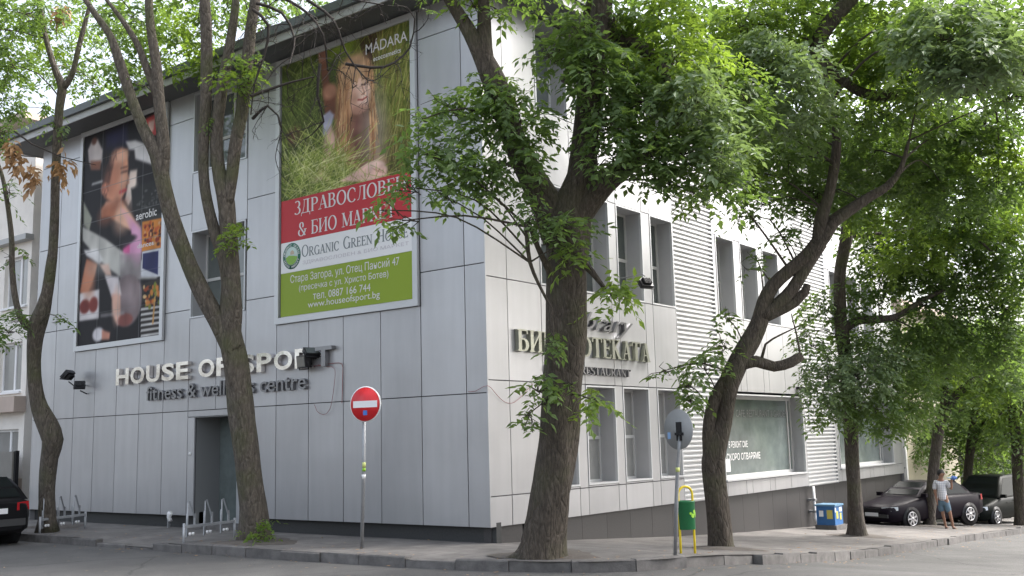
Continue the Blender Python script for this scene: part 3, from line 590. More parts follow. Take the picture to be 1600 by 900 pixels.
# ------------------------------------------------------------------ printed pictures
def lin(c): c = np.array(c, float)/255; return np.where(c <= .04045, c/12.92, ((c+.055)/1.055)**2.4)
class Canvas:
    def __init__(self, s0, s1, z0, z1, W, H, base):
        self.s0, self.s1, self.z0, self.z1, self.W, self.H = s0, s1, z0, z1, W, H
        self.a = np.ones((H, W, 3))*np.array(base, float); jj, ii = np.meshgrid(np.arange(W), np.arange(H)); self.X = (jj+.5)/W; self.Y = (ii+.5)/H
        self.asp = abs(s1-s0)/abs(z1-z0)
    def uv(self, px, py): s, z = sx(px, py); return (s-self.s0)/(self.s1-self.s0), (z-self.z0)/(self.z1-self.z0)
    def blend(self, m, col): m = np.clip(m, 0, 1)[..., None]; self.a = self.a*(1-m)+np.array(col, float)*m
    def poly(self, pts, col, soft=.006, al=1., px=True):
        P = np.array([self.uv(*p) for p in pts]) if px else np.array(pts, float); ins = np.zeros(self.X.shape, bool); dm = np.full(self.X.shape, 9.)
        n = len(P)
        for i in range(n):
            (x1, y1), (x2, y2) = P[i], P[(i+1) % n]
            c = ((y1 > self.Y) != (y2 > self.Y)) & (self.X < (x2-x1)*(self.Y-y1)/(y2-y1+1e-12)+x1); ins ^= c
            dx, dy = x2-x1, y2-y1; t = np.clip(((self.X-x1)*dx+(self.Y-y1)*dy)/(dx*dx+dy*dy+1e-12), 0, 1); dm = np.minimum(dm, np.hypot(self.X-x1-t*dx, self.Y-y1-t*dy))
        sd_ = np.where(ins, dm, -dm); self.blend(al*np.clip(sd_/soft+.5, 0, 1), col)
    def ell(self, px, py, rx, ry, col, soft=.3, al=1., rot=0.):
        u, v = self.uv(px, py); u1, _ = self.uv(px+rx, py); _, v1 = self.uv(px, py-ry); a, b = abs(u1-u), abs(v1-v)
        X, Y = self.X-u, self.Y-v; c, s = cos(rot), sin(rot); X, Y = (X*c*self.asp+Y*s)/self.asp, (-X*self.asp*s+Y*c)
        d = np.hypot(X/a, Y/b); self.blend(al*np.clip((1-d)/soft+.5, 0, 1), col)
    def line(self, pts, w, col, al=1., px=True):
        P = [self.uv(*p) for p in pts] if px else pts
        for (x1, y1), (x2, y2) in zip(P[:-1], P[1:]):
            lo, hi = min(y1, y2)-w*2, max(y1, y2)+w*2; i0, i1 = max(0, int(lo*self.H)), min(self.H, int(hi*self.H)+2); j0, j1 = max(0, int((min(x1, x2)-w*2)*self.W)), min(self.W, int((max(x1, x2)+w*2)*self.W)+2)
            if i0 >= i1 or j0 >= j1: continue
            X, Y = self.X[i0:i1, j0:j1], self.Y[i0:i1, j0:j1]; dx, dy = x2-x1, y2-y1
            t = np.clip(((X-x1)*dx+(Y-y1)*dy)/(dx*dx+dy*dy+1e-12), 0, 1); d = np.hypot((X-x1-t*dx)*self.asp, Y-y1-t*dy)
            m = al*np.clip(1.2-d/w, 0, 1)[..., None]; self.a[i0:i1, j0:j1] = self.a[i0:i1, j0:j1]*(1-m)+np.array(col, float)*m
    def blur(self, k):
        for _ in range(k):
            p = np.pad(self.a, ((1, 1), (1, 1), (0, 0)), 'edge'); self.a = (p[:-2, 1:-1]+p[2:, 1:-1]+p[1:-1, :-2]+p[1:-1, 2:]+2*p[1:-1, 1:-1])/6
    def mottle(self, amp, k):
        g = rng.random((k+2, k+2)); xi = self.X*k; yi = self.Y*k; x0 = xi.astype(int); y0 = yi.astype(int); fx, fy = xi-x0, yi-y0
        v = g[y0, x0]*(1-fx)*(1-fy)+g[y0, x0+1]*fx*(1-fy)+g[y0+1, x0]*(1-fx)*fy+g[y0+1, x0+1]*fx*fy
        self.a *= (1+amp*(v-.5)*2)[..., None]
    def build(self, name, parent, proud, gain=.8):
        col = lin(np.clip(self.a, 0, 255))*gain; W, H = self.W, self.H
        us = np.linspace(self.s0, self.s1, W); zs = np.linspace(self.z0, self.z1, H)
        mb = MB(); o = np.array(parent.location)
        v = np.stack([np.full((H, W), X0-proud-o[0]), np.broadcast_to(Y0+us-o[1], (H, W)), np.broadcast_to((zs-o[2])[:, None], (H, W))], -1).reshape(-1, 3)
        i = np.arange(H*W).reshape(H, W); f = np.stack([i[:-1, :-1], i[:-1, 1:], i[1:, 1:], i[1:, :-1]], -1).reshape(-1, 4)
        me = bpy.data.meshes.new(name); me.from_pydata(v.tolist(), [], f.tolist()); at_ = me.color_attributes.new('print', 'FLOAT_COLOR', 'POINT')
        at_.data.foreach_set('color', np.concatenate([col.reshape(-1, 3), np.ones((H*W, 1))], 1).ravel().astype(np.float32)); me.materials.append(M_PRINT); me.update()
        ob = bpy.data.objects.new(name, me); COL.objects.link(ob); ob.parent = parent; return ob
M_PRINT = vcol_mat('printed_picture')
def frame_ring(s0, s1, z0, z1, t, parent):
    mb = MB(); a, b = min(s0, s1), max(s0, s1)
    mb.box(LF(a, z0, -.07), LF(b, z0+t, .0)).box(LF(a, z1-t, -.07), LF(b, z1, .0)).box(LF(a, z0+t, -.07), LF(a+t, z1-t, .0)).box(LF(b-t, z0+t, -.07), LF(b, z1-t, .0)); return mb.build('frame', M_ALUF, parent)
BN = thing('market_banner', LF(3.7, 4.33), 'tall banner, long haired woman in grass above red, white and green bands', 'banner')
frame_ring(1.62, 5.83, 4.33, 10.24, .13, BN)
cv = Canvas(5.66, 1.76, 7.02, 10.13, 230, 250, (72, 84, 38))
def P3(x, y): return (400+x/3, y/3)                       # enlarged-view position
cv.poly([P3(330, 0), P3(500, 0), P3(500, 260), P3(330, 300)], (122, 140, 50), .12)
cv.ell(*P3(545, 215), 22, 45, (70, 52, 40), .9); cv.ell(*P3(240, 500), 40, 60, (88, 98, 48), .9, .8); cv.ell(*P3(185, 640), 12, 14, (92, 58, 46), .8); cv.ell(*P3(650, 400), 26, 90, (120, 132, 56), .9, .8)
cv.ell(*P3(300, 470), 20, 60, (52, 56, 30), .9, .8)
cv.ell(*P3(620, 700), 30, 40, (96, 80, 52), .9, .8)
def blades(n, xr, yr, ln, lean, cols, w):
    for _ in range(n):
        x, y = random.uniform(*xr), random.uniform(*yr); l = random.uniform(*ln); a = random.gauss(lean[0], lean[1]); c = np.array(random.choice(cols))+random.uniform(-18, 18)
        pts = []
        for q in range(4): t = q/3; pts.append(P3(x+l*t*sin(a)+l*.25*t*t*sin(a*2), y-l*t*cos(a)))
        cv.line(pts, random.uniform(*w), c, random.uniform(.5, 1))
blades(420, (140, 340), (300, 900), (60, 200), (0, .5), [(60, 74, 30), (110, 124, 56), (84, 100, 44), (140, 150, 84), (44, 52, 24)], (.002, .004))
blades(330, (560, 745), (250, 900), (120, 380), (.1, .12), [(146, 148, 74), (112, 120, 48), (170, 165, 98), (84, 92, 38), (128, 110, 62)], (.002, .005))
blades(90, (330, 560), (110, 320), (60, 160), (.2, .3), [(120, 138, 50), (96, 112, 44), (150, 160, 74)], (.002, .004))
# raised arm, hair, body
cv.poly([P3(*p) for p in ((303, 255), (335, 262), (352, 400), (385, 430), (380, 560), (330, 540), (318, 420))], (112, 72, 56), .02)
cv.ell(*P3(318, 262), 7, 12, (150, 104, 86), .5); cv.ell(*P3(352, 430), 11, 12, (164, 116, 94), .6)
cv.poly([P3(*p) for p in ((440, 270), (490, 262), (530, 290), (552, 380), (556, 520), (560, 650), (620, 760), (500, 790), (400, 770), (372, 640), (384, 500), (390, 330))], (172, 128, 96), .04)
cv.ell(*P3(505, 640), 20, 60, (122, 84, 74), .8); cv.ell(*P3(560, 620), 20, 64, (164, 150, 136), .9, .7)
cv.poly([P3(*p) for p in ((318, 545), (352, 520), (372, 540), (350, 640), (322, 640))], (172, 170, 190), .02)
cv.poly([P3(*p) for p in ((358, 590), (382, 640), (370, 740), (352, 850), (280, 850), (318, 740), (330, 640))], (206, 168, 152), .03)
# face
cv.ell(*P3(490, 445), 17.5, 28, (236, 198, 180), .3, 1, -.12); cv.ell(*P3(462, 470), 7, 17, (206, 156, 134), .9, .8); cv.ell(*P3(512, 480), 8, 11, (244, 210, 194), .8, .8)
cv.ell(*P3(490, 512), 14, 7, (172, 120, 100), .9, .6)
for a, b in (((446, 412), (478, 402)), ((500, 398), (528, 388))): cv.line([P3(*a), P3((a[0]+b[0])/2, (a[1]+b[1])/2+6), P3(*b)], .006, (72, 46, 40)); cv.line([P3(a[0], a[1]-20), P3(b[0], b[1]-20)], .004, (132, 92, 72))
cv.line([P3(502, 405), P3(514, 440), P3(500, 446)], .005, (170, 118, 98)); cv.line([P3(484, 470), P3(504, 470), P3(524, 456)], .009, (190, 104, 98)); cv.line([P3(486, 470), P3(506, 470), P3(524, 458)], .003, (140, 74, 68))
# hair strands
for _ in range(240):
    x = random.uniform(395, 555); y = random.uniform(270, 330) if random.random() < .4 else random.uniform(330, 600)
    if 455 < x < 532 and y > 330: x = random.choice([random.uniform(390, 450), random.uniform(535, 560)])
    c = random.choice([(206, 160, 116), (166, 116, 80), (226, 190, 146), (126, 84, 60), (186, 136, 96)]); l = random.uniform(80, 240); dx = (x-470)*.15+random.uniform(-12, 12)
    if y < 340 and 440 < x < 545: l = min(l, 70)
    cv.line([P3(x, y), P3(x+dx*.4, y+l*.4), P3(x+dx, y+l)], random.uniform(.002, .0045), c, random.uniform(.5, .95))
cv.ell(*P3(465, 320), 20, 20, (206, 168, 134), .9, .8)
cv.poly([P3(*p) for p in ((420, 850), (520, 775), (570, 758), (612, 770), (618, 815), (560, 850))], (212, 172, 158), .03); cv.line([P3(540, 800), P3(605, 795)], .004, (168, 122, 106))
blades(420, (130, 460), (760, 960), (60, 260), (.3, .7), [(160, 168, 84), (186, 190, 116), (122, 140, 52), (206, 206, 150), (96, 116, 40)], (.002, .005))
cv.poly([P3(*p) for p in ((400, 850), (470, 806), (530, 768), (572, 756), (604, 764), (620, 790), (610, 822), (560, 838), (500, 850))], (232, 192, 178), .02)
for a_ in range(4): cv.line([P3(548+a_*16, 786+a_*4), P3(576+a_*12, 806+a_*3)], .004, (180, 132, 116), .9)
cv.ell(*P3(560, 772), 12, 5, (246, 214, 202), .9, .7)
blades(60, (440, 700), (800, 960), (30, 120), (-.2, .8), [(160, 158, 84), (186, 180, 116), (122, 130, 52)], (.002, .004))
cv.mottle(.12, 24); cv.build('picture', BN, .035, 1.0)
mb = MB(); mb.box(LF(1.76, 4.47, -.02), LF(5.66, 10.12, -.002)); mb.build('backing_board', M_WHITE, BN)
def band(z0, z1, m, name): MB().box(LF(1.765, z0, -.033), LF(5.655, z1, -.021)).build(name, m, BN)
band(6.09, 7.02, M_RED, 'red_band'); band(5.42, 6.086, M_WHITE, 'white_band'); band(4.48, 5.416, M_GREEN, 'green_band')
M_WL = mat('white_print', (.72, .70, .70), .5)
place_text(serif_geo('ЗДРАВОСЛОВЕН', .15, .05), 'L', 5.22, 1.9, 6.60, 6.96, .036, 'headline', M_WL, BN)
place_words(lambda q: serif_geo(q, .15, .05), '& БИО МАРКЕТ', 'L', 5.10, 2.22, 6.16, 6.47, .036, 'headline', M_WL, BN)
place_words(lambda q: serif_geo(q, .13, .06, small=.78), 'Organic Green House', 'L', 4.98, 1.88, 5.70, 5.96, .036, 'shop_name', M_GREYTXT, BN)
place_words(lambda q: text_geo(q, 0), 'ЗДРАВОСЛОВЕН & БИО МАРКЕТ', 'L', 4.95, 1.86, 5.53, 5.62, .036, 'subtitle', M_PALETXT, BN)
for s_, a, b, z0, z1 in (('Стара Загора, ул. Отец Пансий 47', 5.34, 2.12, 5.14, 5.36), ('(пресечка с ул. Христо Ботев)', 5.06, 2.42, 4.945, 5.12), ('тел. 0887 166 744', 4.62, 2.92, 4.755, 4.91), ('www.houseofsport.bg', 4.78, 2.66, 4.555, 4.735)):
    place_words(lambda q: text_geo(q, 0), s_, 'L', a, b, z0, z1, .036, 'address_line', M_WL, BN)
place_text(text_geo('MÁDARA', .004), 'L', 3.02, 1.84, 9.70, 9.98, .038, 'brand_line', M_WL, BN)
place_text(text_geo('ecocosmetics', .012), 'L', 2.80, 2.02, 9.50, 9.60, .038, 'brand_line', M_WL, BN)
em = MB(); em.disc(LF(5.30, 5.77, -.036), (1, 0, 0), .285, .004, 32).disc(LF(5.30, 5.77, -.0385), (1, 0, 0), .2, .004, 32, 1)
em.add([LF(5.30+.19*cos(a), 5.77+.19*sin(a), -.0415) for a in np.linspace(pi+.15, 2*pi-.15, 14)]+[LF(5.30+.08, 5.79, -.0415), LF(5.30-.06, 5.77, -.0415)], [tuple(range(16))], 2)
em.add([LF(5.22, 5.8, -.042), LF(5.34, 5.8, -.042), LF(5.34, 5.86, -.042), LF(5.28, 5.9, -.042), LF(5.22, 5.86, -.042)], [(0, 1, 2, 3, 4)], 3)
eo = em.build('round_emblem', [mat('emblem_green', (.03, .16, .11), .5), mat('emblem_sky', (.55, .66, .62), .5), mat('emblem_field', (.22, .42, .05), .5), mat('emblem_house', (.5, .4, .3), .5)], BN)
def ring_text(s, a0, a1, r, h, m, parent):
    mb = MB(); n = len(s)
    for i, ch in enumerate(s):
        if ch == ' ': continue
        v, f = text_geo(ch, .02); a = a0+(a1-a0)*(i+.5)/n; mn, mx = v.min(0), v.max(0); q = h/.72; w = (v[:, 0]-(mn[0]+mx[0])/2)*q; y = v[:, 1]*q
        if a0 > a1: rr = r+y; aa = a-w/r; x_, z_ = rr*np.cos(aa), rr*np.sin(aa)
        else: rr = r+h-y; aa = a+w/r; x_, z_ = rr*np.cos(aa), rr*np.sin(aa)
        mb.add([LF(5.30-p, 5.77+q_, -.0395) for p, q_ in zip(x_, z_)], f)
    return mb.build('emblem_lettering', m, parent)
ring_text('ORGANIC', pi*.98, .5*pi, .213, .05, M_WL, eo); ring_text('GREEN', .42*pi, .03*pi, .213, .05, M_WL, eo); ring_text('HOUSE', pi*1.1, 1.42*pi, .213, .05, M_WL, eo); ring_text('MARKET', pi*1.5, 1.9*pi, .213, .05, M_WL, eo)
# fitness poster
PS = thing('fitness_poster', LF(11.95, 4.33), 'tall dark collage poster of a woman in a pink sports top with small photos', 'poster')
frame_ring(9.96, 13.95, 4.33, 10.27, .13, PS)
MB().box(LF(10.1, 4.47, -.03), LF(13.8, 10.16, -.002)).build('backing_board', M_DARK, PS)
cv = Canvas(13.81, 10.09, 4.47, 10.17, 180, 280, (26, 24, 27))
def Q(x, y): return (120+x/2.306, 170+y/2.306)
def QP(l, c, soft=.008, al=1.): cv.poly([Q(*p) for p in l], c, soft, al)
QP([(110, 90), (185, 60), (190, 130), (110, 150)], (34, 32, 62), .05)
QP([(45, 150), (62, 112), (80, 112), (98, 150), (96, 190), (84, 218), (56, 218), (48, 190)], (196, 186, 184), .015); QP([(54, 190), (92, 188), (90, 222), (56, 222)], (128, 84, 66), .012); cv.ell(*Q(68, 118), 4, 6, (96, 64, 54), .5)
QP([(60, 270), (98, 258), (98, 266), (58, 278)], (206, 206, 206), .006)
QP([(250, 40), (325, 0), (325, 80), (262, 108)], (176, 66, 66), .01); QP([(262, 50), (285, 40), (280, 80), (262, 100)], (214, 178, 168), .012); QP([(300, 20), (325, 10), (325, 40), (305, 60)], (120, 34, 40), .02)
# woman
QP([(180, 120), (215, 115), (280, 140), (282, 205), (250, 195), (205, 180)], (214, 210, 214), .012); QP([(190, 150), (212, 150), (216, 200), (196, 225), (186, 190)], (34, 30, 34), .01)
QP([(196, 225), (222, 220), (218, 270), (200, 330), (190, 350), (178, 330)], (226, 206, 196), .015)
QP([(115, 230), (132, 170), (165, 142), (188, 148), (190, 215), (185, 260), (180, 300), (160, 335), (135, 340), (105, 320), (95, 290)], (212, 150, 122), .016)
QP([(98, 300), (110, 220), (135, 160), (150, 145), (138, 200), (122, 270), (110, 320)], (36, 26, 26), .012); cv.ell(*Q(150, 175), 10, 12, (226, 164, 138), .9, .8)
cv.line([Q(165, 232), Q(185, 226)], .006, (56, 34, 32)); cv.line([Q(163, 216), Q(186, 210)], .004, (70, 44, 36)); cv.line([Q(160, 302), Q(182, 293)], .010, (186, 66, 74)); cv.line([Q(188, 240), Q(192, 268), Q(180, 272)], .005, (170, 108, 86))
QP([(110, 335), (165, 330), (200, 380), (235, 430), (232, 520), (190, 520), (150, 460), (95, 410), (92, 370)], (216, 164, 138), .016); QP([(95, 360), (150, 345), (135, 430), (98, 420)], (186, 118, 88), .03)
QP([(160, 360), (176, 366), (205, 400), (236, 440), (240, 500), (232, 560), (180, 560), (176, 500), (205, 460), (190, 420)], (208, 150, 186), .015); QP([(170, 490), (195, 480), (195, 520), (172, 525)], (214, 66, 134), .012)
QP([(52, 400), (120, 390), (200, 440), (205, 480), (165, 510), (95, 450)], (24, 22, 25), .012)
QP([(30, 335), (60, 395), (50, 440), (30, 420)], (150, 152, 138), .01)
QP([(26, 425), (110, 470), (230, 560), (300, 600), (290, 612), (170, 615), (80, 540), (26, 475)], (186, 184, 178), .01); QP([(160, 525), (236, 520), (238, 610), (160, 620)], (128, 120, 122), .01, .8); QP([(236, 545), (300, 596), (290, 604), (236, 606)], (196, 198, 208), .01)
QP([(40, 540), (80, 560), (70, 600), (40, 680), (16, 660)], (176, 112, 84), .014); QP([(30, 510), (80, 505), (100, 545), (85, 560), (40, 530)], (222, 220, 220), .012); QP([(85, 560), (110, 600), (130, 600), (120, 560)], (206, 160, 140), .01)
cv.ell(*Q(185, 690), 24, 40, (122, 108, 110), .12); cv.ell(*Q(200, 665), 14, 22, (150, 136, 138), .9, .8)
QP([(105, 600), (155, 605), (165, 670), (130, 680)], (214, 206, 208), .012); QP([(130, 668), (160, 668), (162, 740), (175, 770), (150, 780), (136, 740)], (208, 160, 142), .014); cv.ell(*Q(178, 760), 12, 10, (128, 76, 70), .3)
QP([(16, 665), (86, 650), (84, 755), (14, 765)], (206, 200, 200), .006); cv.ell(*Q(34, 712), 8, 11, (110, 44, 40), .3); cv.ell(*Q(65, 705), 7, 12, (118, 50, 44), .3)
cv.ell(*Q(82, 812), 9, 11, (206, 202, 204), .3); QP([(95, 795), (125, 805), (122, 830), (95, 832)], (190, 132, 112), .01); QP([(90, 738), (176, 728), (176, 740), (90, 752)], (150, 146, 148), .008, .7)
cv.blur(2)
cv.ell(*Q(168, 172), 9, 8, (238, 190, 164), .9, .7); cv.ell(*Q(172, 258), 8, 10, (232, 178, 152), .9, .7); cv.ell(*Q(128, 262), 12, 26, (178, 112, 88), .9, .55); cv.ell(*Q(106, 290), 6, 9, (196, 128, 104), .5); cv.ell(*Q(150, 345), 16, 9, (150, 90, 70), .9, .6)
cv.ell(*Q(168, 400), 14, 22, (232, 186, 160), .9, .6); cv.ell(*Q(110, 385), 12, 16, (160, 98, 72), .9, .6); cv.ell(*Q(206, 300), 7, 20, (240, 222, 212), .9, .6); cv.ell(*Q(222, 480), 9, 30, (226, 176, 206), .9, .6); cv.ell(*Q(196, 500), 12, 18, (176, 116, 152), .9, .4)
cv.ell(*Q(50, 620), 9, 26, (196, 134, 104), .9, .7); cv.ell(*Q(146, 710), 6, 26, (224, 182, 162), .9, .7); cv.ell(*Q(120, 560), 30, 16, (206, 206, 200), .9, .4); cv.ell(*Q(190, 470), 12, 6, (44, 40, 44), .6)
for _ in range(60): x, y = random.uniform(98, 150), random.uniform(150, 300); cv.line([Q(x, y), Q(x+random.uniform(-10, 4), y+random.uniform(16, 40))], .0022, random.choice([(58, 40, 36), (24, 18, 20), (80, 54, 44)]), .8) if x < 150-(y-150)*.28 else None
cv.blur(2)
# class pictures down the right side
QP([(200, 290), (250, 270), (300, 250), (312, 380), (232, 405), (205, 360)], (40, 40, 40), .02)
for _ in range(40): x, y = random.uniform(215, 305), random.uniform(290, 370); cv.ell(*Q(x, y), random.uniform(1, 3), random.uniform(1, 3), [random.uniform(40, 110)]*3, .8, .7)
QP([(232, 402), (322, 372), (316, 395), (232, 420)], (60, 60, 60), .01)
QP([(240, 408), (320, 392), (316, 500), (238, 515)], (206, 132, 60), .006)
for _ in range(50): x, y = random.uniform(244, 314), random.uniform(410, 490); cv.ell(*Q(x, y), random.uniform(1, 2.6), random.uniform(2, 4), random.choice([(120, 40, 34), (206, 160, 120), (70, 40, 34), (190, 90, 50)]), .7, .9)
QP([(240, 515), (314, 500), (308, 605), (236, 600)], (206, 208, 214), .006); QP([(242, 522), (298, 512), (296, 598), (240, 575)], (44, 48, 92), .006)
QP([(240, 630), (308, 608), (304, 820), (232, 830)], (52, 48, 46), .006)
for k in range(6): y = 712+k*19; QP([(236, y+6), (304, y-4), (304, y+4), (234, y+15)], (196, 194, 192), .006)
for _ in range(46): x, y = random.uniform(244, 302), random.uniform(632, 715); cv.ell(*Q(x, y), random.uniform(1, 3), random.uniform(2, 5), random.choice([(206, 128, 60), (120, 130, 50), (214, 180, 130), (30, 26, 26), (150, 70, 40)]), .6, .9)
cv.line([Q(285, 680), Q(278, 770)], .008, (196, 150, 90))
for u in (.245, .5, .755): cv.line([(u, 0), (u, 1)], .0022, (150, 150, 152), .8, False)
for v in (.14, .29, .43, .57, .72, .86): cv.line([(0, v), (1, v)], .0016, (130, 130, 132), .6, False)
cv.mottle(.1, 20); cv.build('picture', PS, .035, 1.0)
place_text(text_geo('aerobic', .012), 'L', 11.25, 10.35, 7.45, 7.66, .038, 'caption', M_WL, PS)
place_text(text_geo('dances', .012), 'L', 11.15, 10.45, 6.72, 6.84, .038, 'caption', M_WL, PS)
# ------------------------------------------------------------------ trees
def limb(mb, pts, depth, n=14, wob=.10, seed=1., step=.14):
    P = []
    for p in pts:
        d = depth+(p[3] if len(p) > 3 else 0); q = at(p[0], p[1], d); P.append((*q, p[2]*d/CAMF))
    C = crom(P, step); mb.tube([c[:3] for c in C], [c[3] for c in C], n, 0, True, wob, seed); return [np.array(c) for c in C]
def nrm(a): return a/(np.linalg.norm(a, axis=-1, keepdims=True)+1e-9)
def leaves_from_sprays(P, D, L, nl=11, slen=.42, droop=.55, r=rng):
    """compound leaf sprays: P (n,3) starts, D (n,3) directions; every leaf a folded pointed blade"""
    n = len(P); up = np.array([0, 0, 1.]); D = nrm(D); S = nrm(np.cross(D, up)+r.normal(0, .08, (n, 3))); Nn = nrm(np.cross(S, D))
    V = []
    sl = slen*r.uniform(.6, 1.3, (n, 1)); ps = r.uniform(.65, 1.25, (n, 1))
    for j in range(nl):
        t = (j+.6)/nl; side = 1 if j % 2 else -1; last = j == nl-1
        p = P+D*sl*t-up*droop*sl*t*t*.6+r.normal(0, .012, (n, 3))
        ld = D*(1.0 if last else .55)+S*(0 if last else side*.85)-up*(droop*(.25+.5*t))+r.normal(0, .22, (n, 3)); ld = nrm(ld)
        ln = nrm(Nn+r.normal(0, .35, (n, 3))); sd_ = nrm(np.cross(ld, ln)); ln = np.cross(sd_, ld)
        l = L*ps*r.uniform(.7, 1.2, (n, 1)); w = l*r.uniform(.19, .29, (n, 1)); f = l*r.uniform(.02, .12, (n, 1))
        a = p; tip = p+ld*l-ln*f*1.2; m = p+ld*l*.45-ln*f*.6
        V.append(np.stack([a, p+ld*l*.38+sd_*w+ln*f*.4, p+ld*l*.70+sd_*w*.5, tip, p+ld*l*.70-sd_*w*.5, p+ld*l*.38-sd_*w+ln*f*.4, m], 1))
    return np.concatenate(V).reshape(-1, 7, 3)
def leaf_mesh(name, V, m, parent):
    n = len(V); o = np.zeros(3); q = parent
    while q is not None: o += np.array(q.location); q = q.parent
    me = bpy.data.meshes.new(name); me.vertices.add(n*7); me.vertices.foreach_set('co', (V.reshape(-1, 3)-o).ravel().astype(np.float32))
    base = np.arange(n)[:, None]*7; q = np.concatenate([base+np.array([0, 1, 2, 6]), base+np.array([6, 2, 3, 4]), base+np.array([0, 6, 4, 5])], 1).reshape(-1, 4)
    me.loops.add(q.size); me.loops.foreach_set('vertex_index', q.ravel().astype(np.int32)); me.polygons.add(len(q))
    me.polygons.foreach_set('loop_start', (np.arange(len(q))*4).astype(np.int32)); me.polygons.foreach_set('use_smooth', np.zeros(len(q), bool))
    me.materials.append(m); me.update(calc_edges=True); me.validate()
    ob = bpy.data.objects.new(name, me); COL.objects.link(ob); ob.parent = parent; return ob
CM = 1.4
def clump_sprays(px, py, rx, ry, d, cover=2.2, rz=None, L=.13, nl=11):
    c = at(px, py, d); a, b = rx*d/CAMF, ry*d/CAMF; rz = rz or max(.5, (a+b)*.5)
    n = max(3, int(pi*a*b*cover*CM/(nl*L*L*.165)))
    g = rng.normal(0, 1, (n, 3)); g = nrm(g)*rng.uniform(.15, 1, (n, 1))**.5
    P = c+np.outer(g[:, 0]*a, _r)+np.outer(g[:, 1]*b, [0, 0, 1])+np.outer(g[:, 2]*rz, [cyw, syw, 0])
    D = np.outer(g[:, 0]*a, _r)+np.outer(g[:, 2]*rz, [cyw, syw, 0]); D = nrm(D)*.7+rng.normal(0, .6, (n, 3)); D[:, 2] = D[:, 2]*.4-.22
    P = P-nrm(D)*.18
    return P, D, c
def tree(name, base, label, limbs, depth, clumps, bark, leaf, group=None, L=.13, extra=None, nside=14, twigs=True, nl=11, slen=.42, rr=.5, root=None, cm=1.):
    """base: pixel of the foot; limbs: list of pixel polylines; clumps: (px,py,rx,ry,depth offset,cover[,material])"""
    root_p = root if root is not None else at(base[0], base[1], depth)
    t = thing(name, (root_p[0], root_p[1], gz(root_p[0], root_p[1])), label, 'tree', group)
    mb = MB(); skel = []
    for i, l in enumerate(limbs): skel += limb(mb, l, depth, nside if i == 0 else max(7, nside-4), (.13 if i == 0 else .07), seed=1.3*i+depth)
    by = {}
    for c in clumps:
        px, py, rx, ry, dz, cov = c[:6]; m = c[6] if len(c) > 6 else leaf; LL = c[7] if len(c) > 7 else L
        P, D, cc = clump_sprays(px, py, rx, ry, depth+dz, cov*cm, None, LL, nl)
        by.setdefault(m.name, []).append(leaves_from_sprays(P, D, LL, nl, slen*LL/.13))
        if twigs and dz < 3:
            # a thin branch from the nearest limb to the clump, then finer ones into it
            k = min(skel, key=lambda s: np.linalg.norm(s[:3]-cc)+.6*max(0, s[2]-cc[2])+rng.uniform(0, 1.3)); a = k[:3]; dist_ = np.linalg.norm(cc-a)
            mid = (a+cc)/2+np.array([0, 0, .14*dist_])+rng.normal(0, .05*dist_, 3); r0 = min(k[3]*.6, .010+.008*dist_)
            C = crom([a, mid, cc], .25); mb.tube(C, np.linspace(r0, .008, len(C)), 5, 0, False)
            for j in rng.permutation(len(P))[:min(len(P), 9)]:
                m2 = (cc+P[j])/2+rng.normal(0, .06, 3); mb.tube([cc+(a-cc)*.15*rng.random(), m2, P[j]], [.009, .006, .003], 4, 0, False)
    mb.build('trunk', bark, t)
    for mn, vs in by.items(): leaf_mesh('crown', np.concatenate(vs), MATS[mn], t)
    if extra: extra(t)
    return t
def depth_of(px, py): return ground(px, py)[1]
# --- far left tree with one kinked trunk
def withered(t):
    vs = []
    for px, py, rx, ry in ((97, 258, 13, 24), (30, 248, 10, 22), (52, 270, 9, 22), (20, 225, 8, 12), (95, 12, 10, 10)):
        c = at(px, py, DA-.7); n = 16; P = c+np.outer(rng.normal(0, rx*.45*DA/CAMF, n), _r)+np.outer(rng.normal(0, ry*.45*DA/CAMF, n), [0, 0, 1]); D = rng.normal(0, .5, (n, 3)); D[:, 2] -= 1.0
        vs.append(leaves_from_sprays(P, D, .20, 3, .2, .9))
    leaf_mesh('withered_leaves', np.concatenate(vs), M_LEAFB, t)
    mb = MB(); mb.tube([at(*p, DA-.7) for p in ((22, 205), (50, 225), (95, 245), (150, 258))], [.022, .018, .014, .006], 5)
    mb.tube([at(*p, DA-.7) for p in ((10, 240), (40, 244), (66, 246))], [.016, .014, .006], 5); mb.build('bare_branch', M_TWIG, t)
DA = 22.6
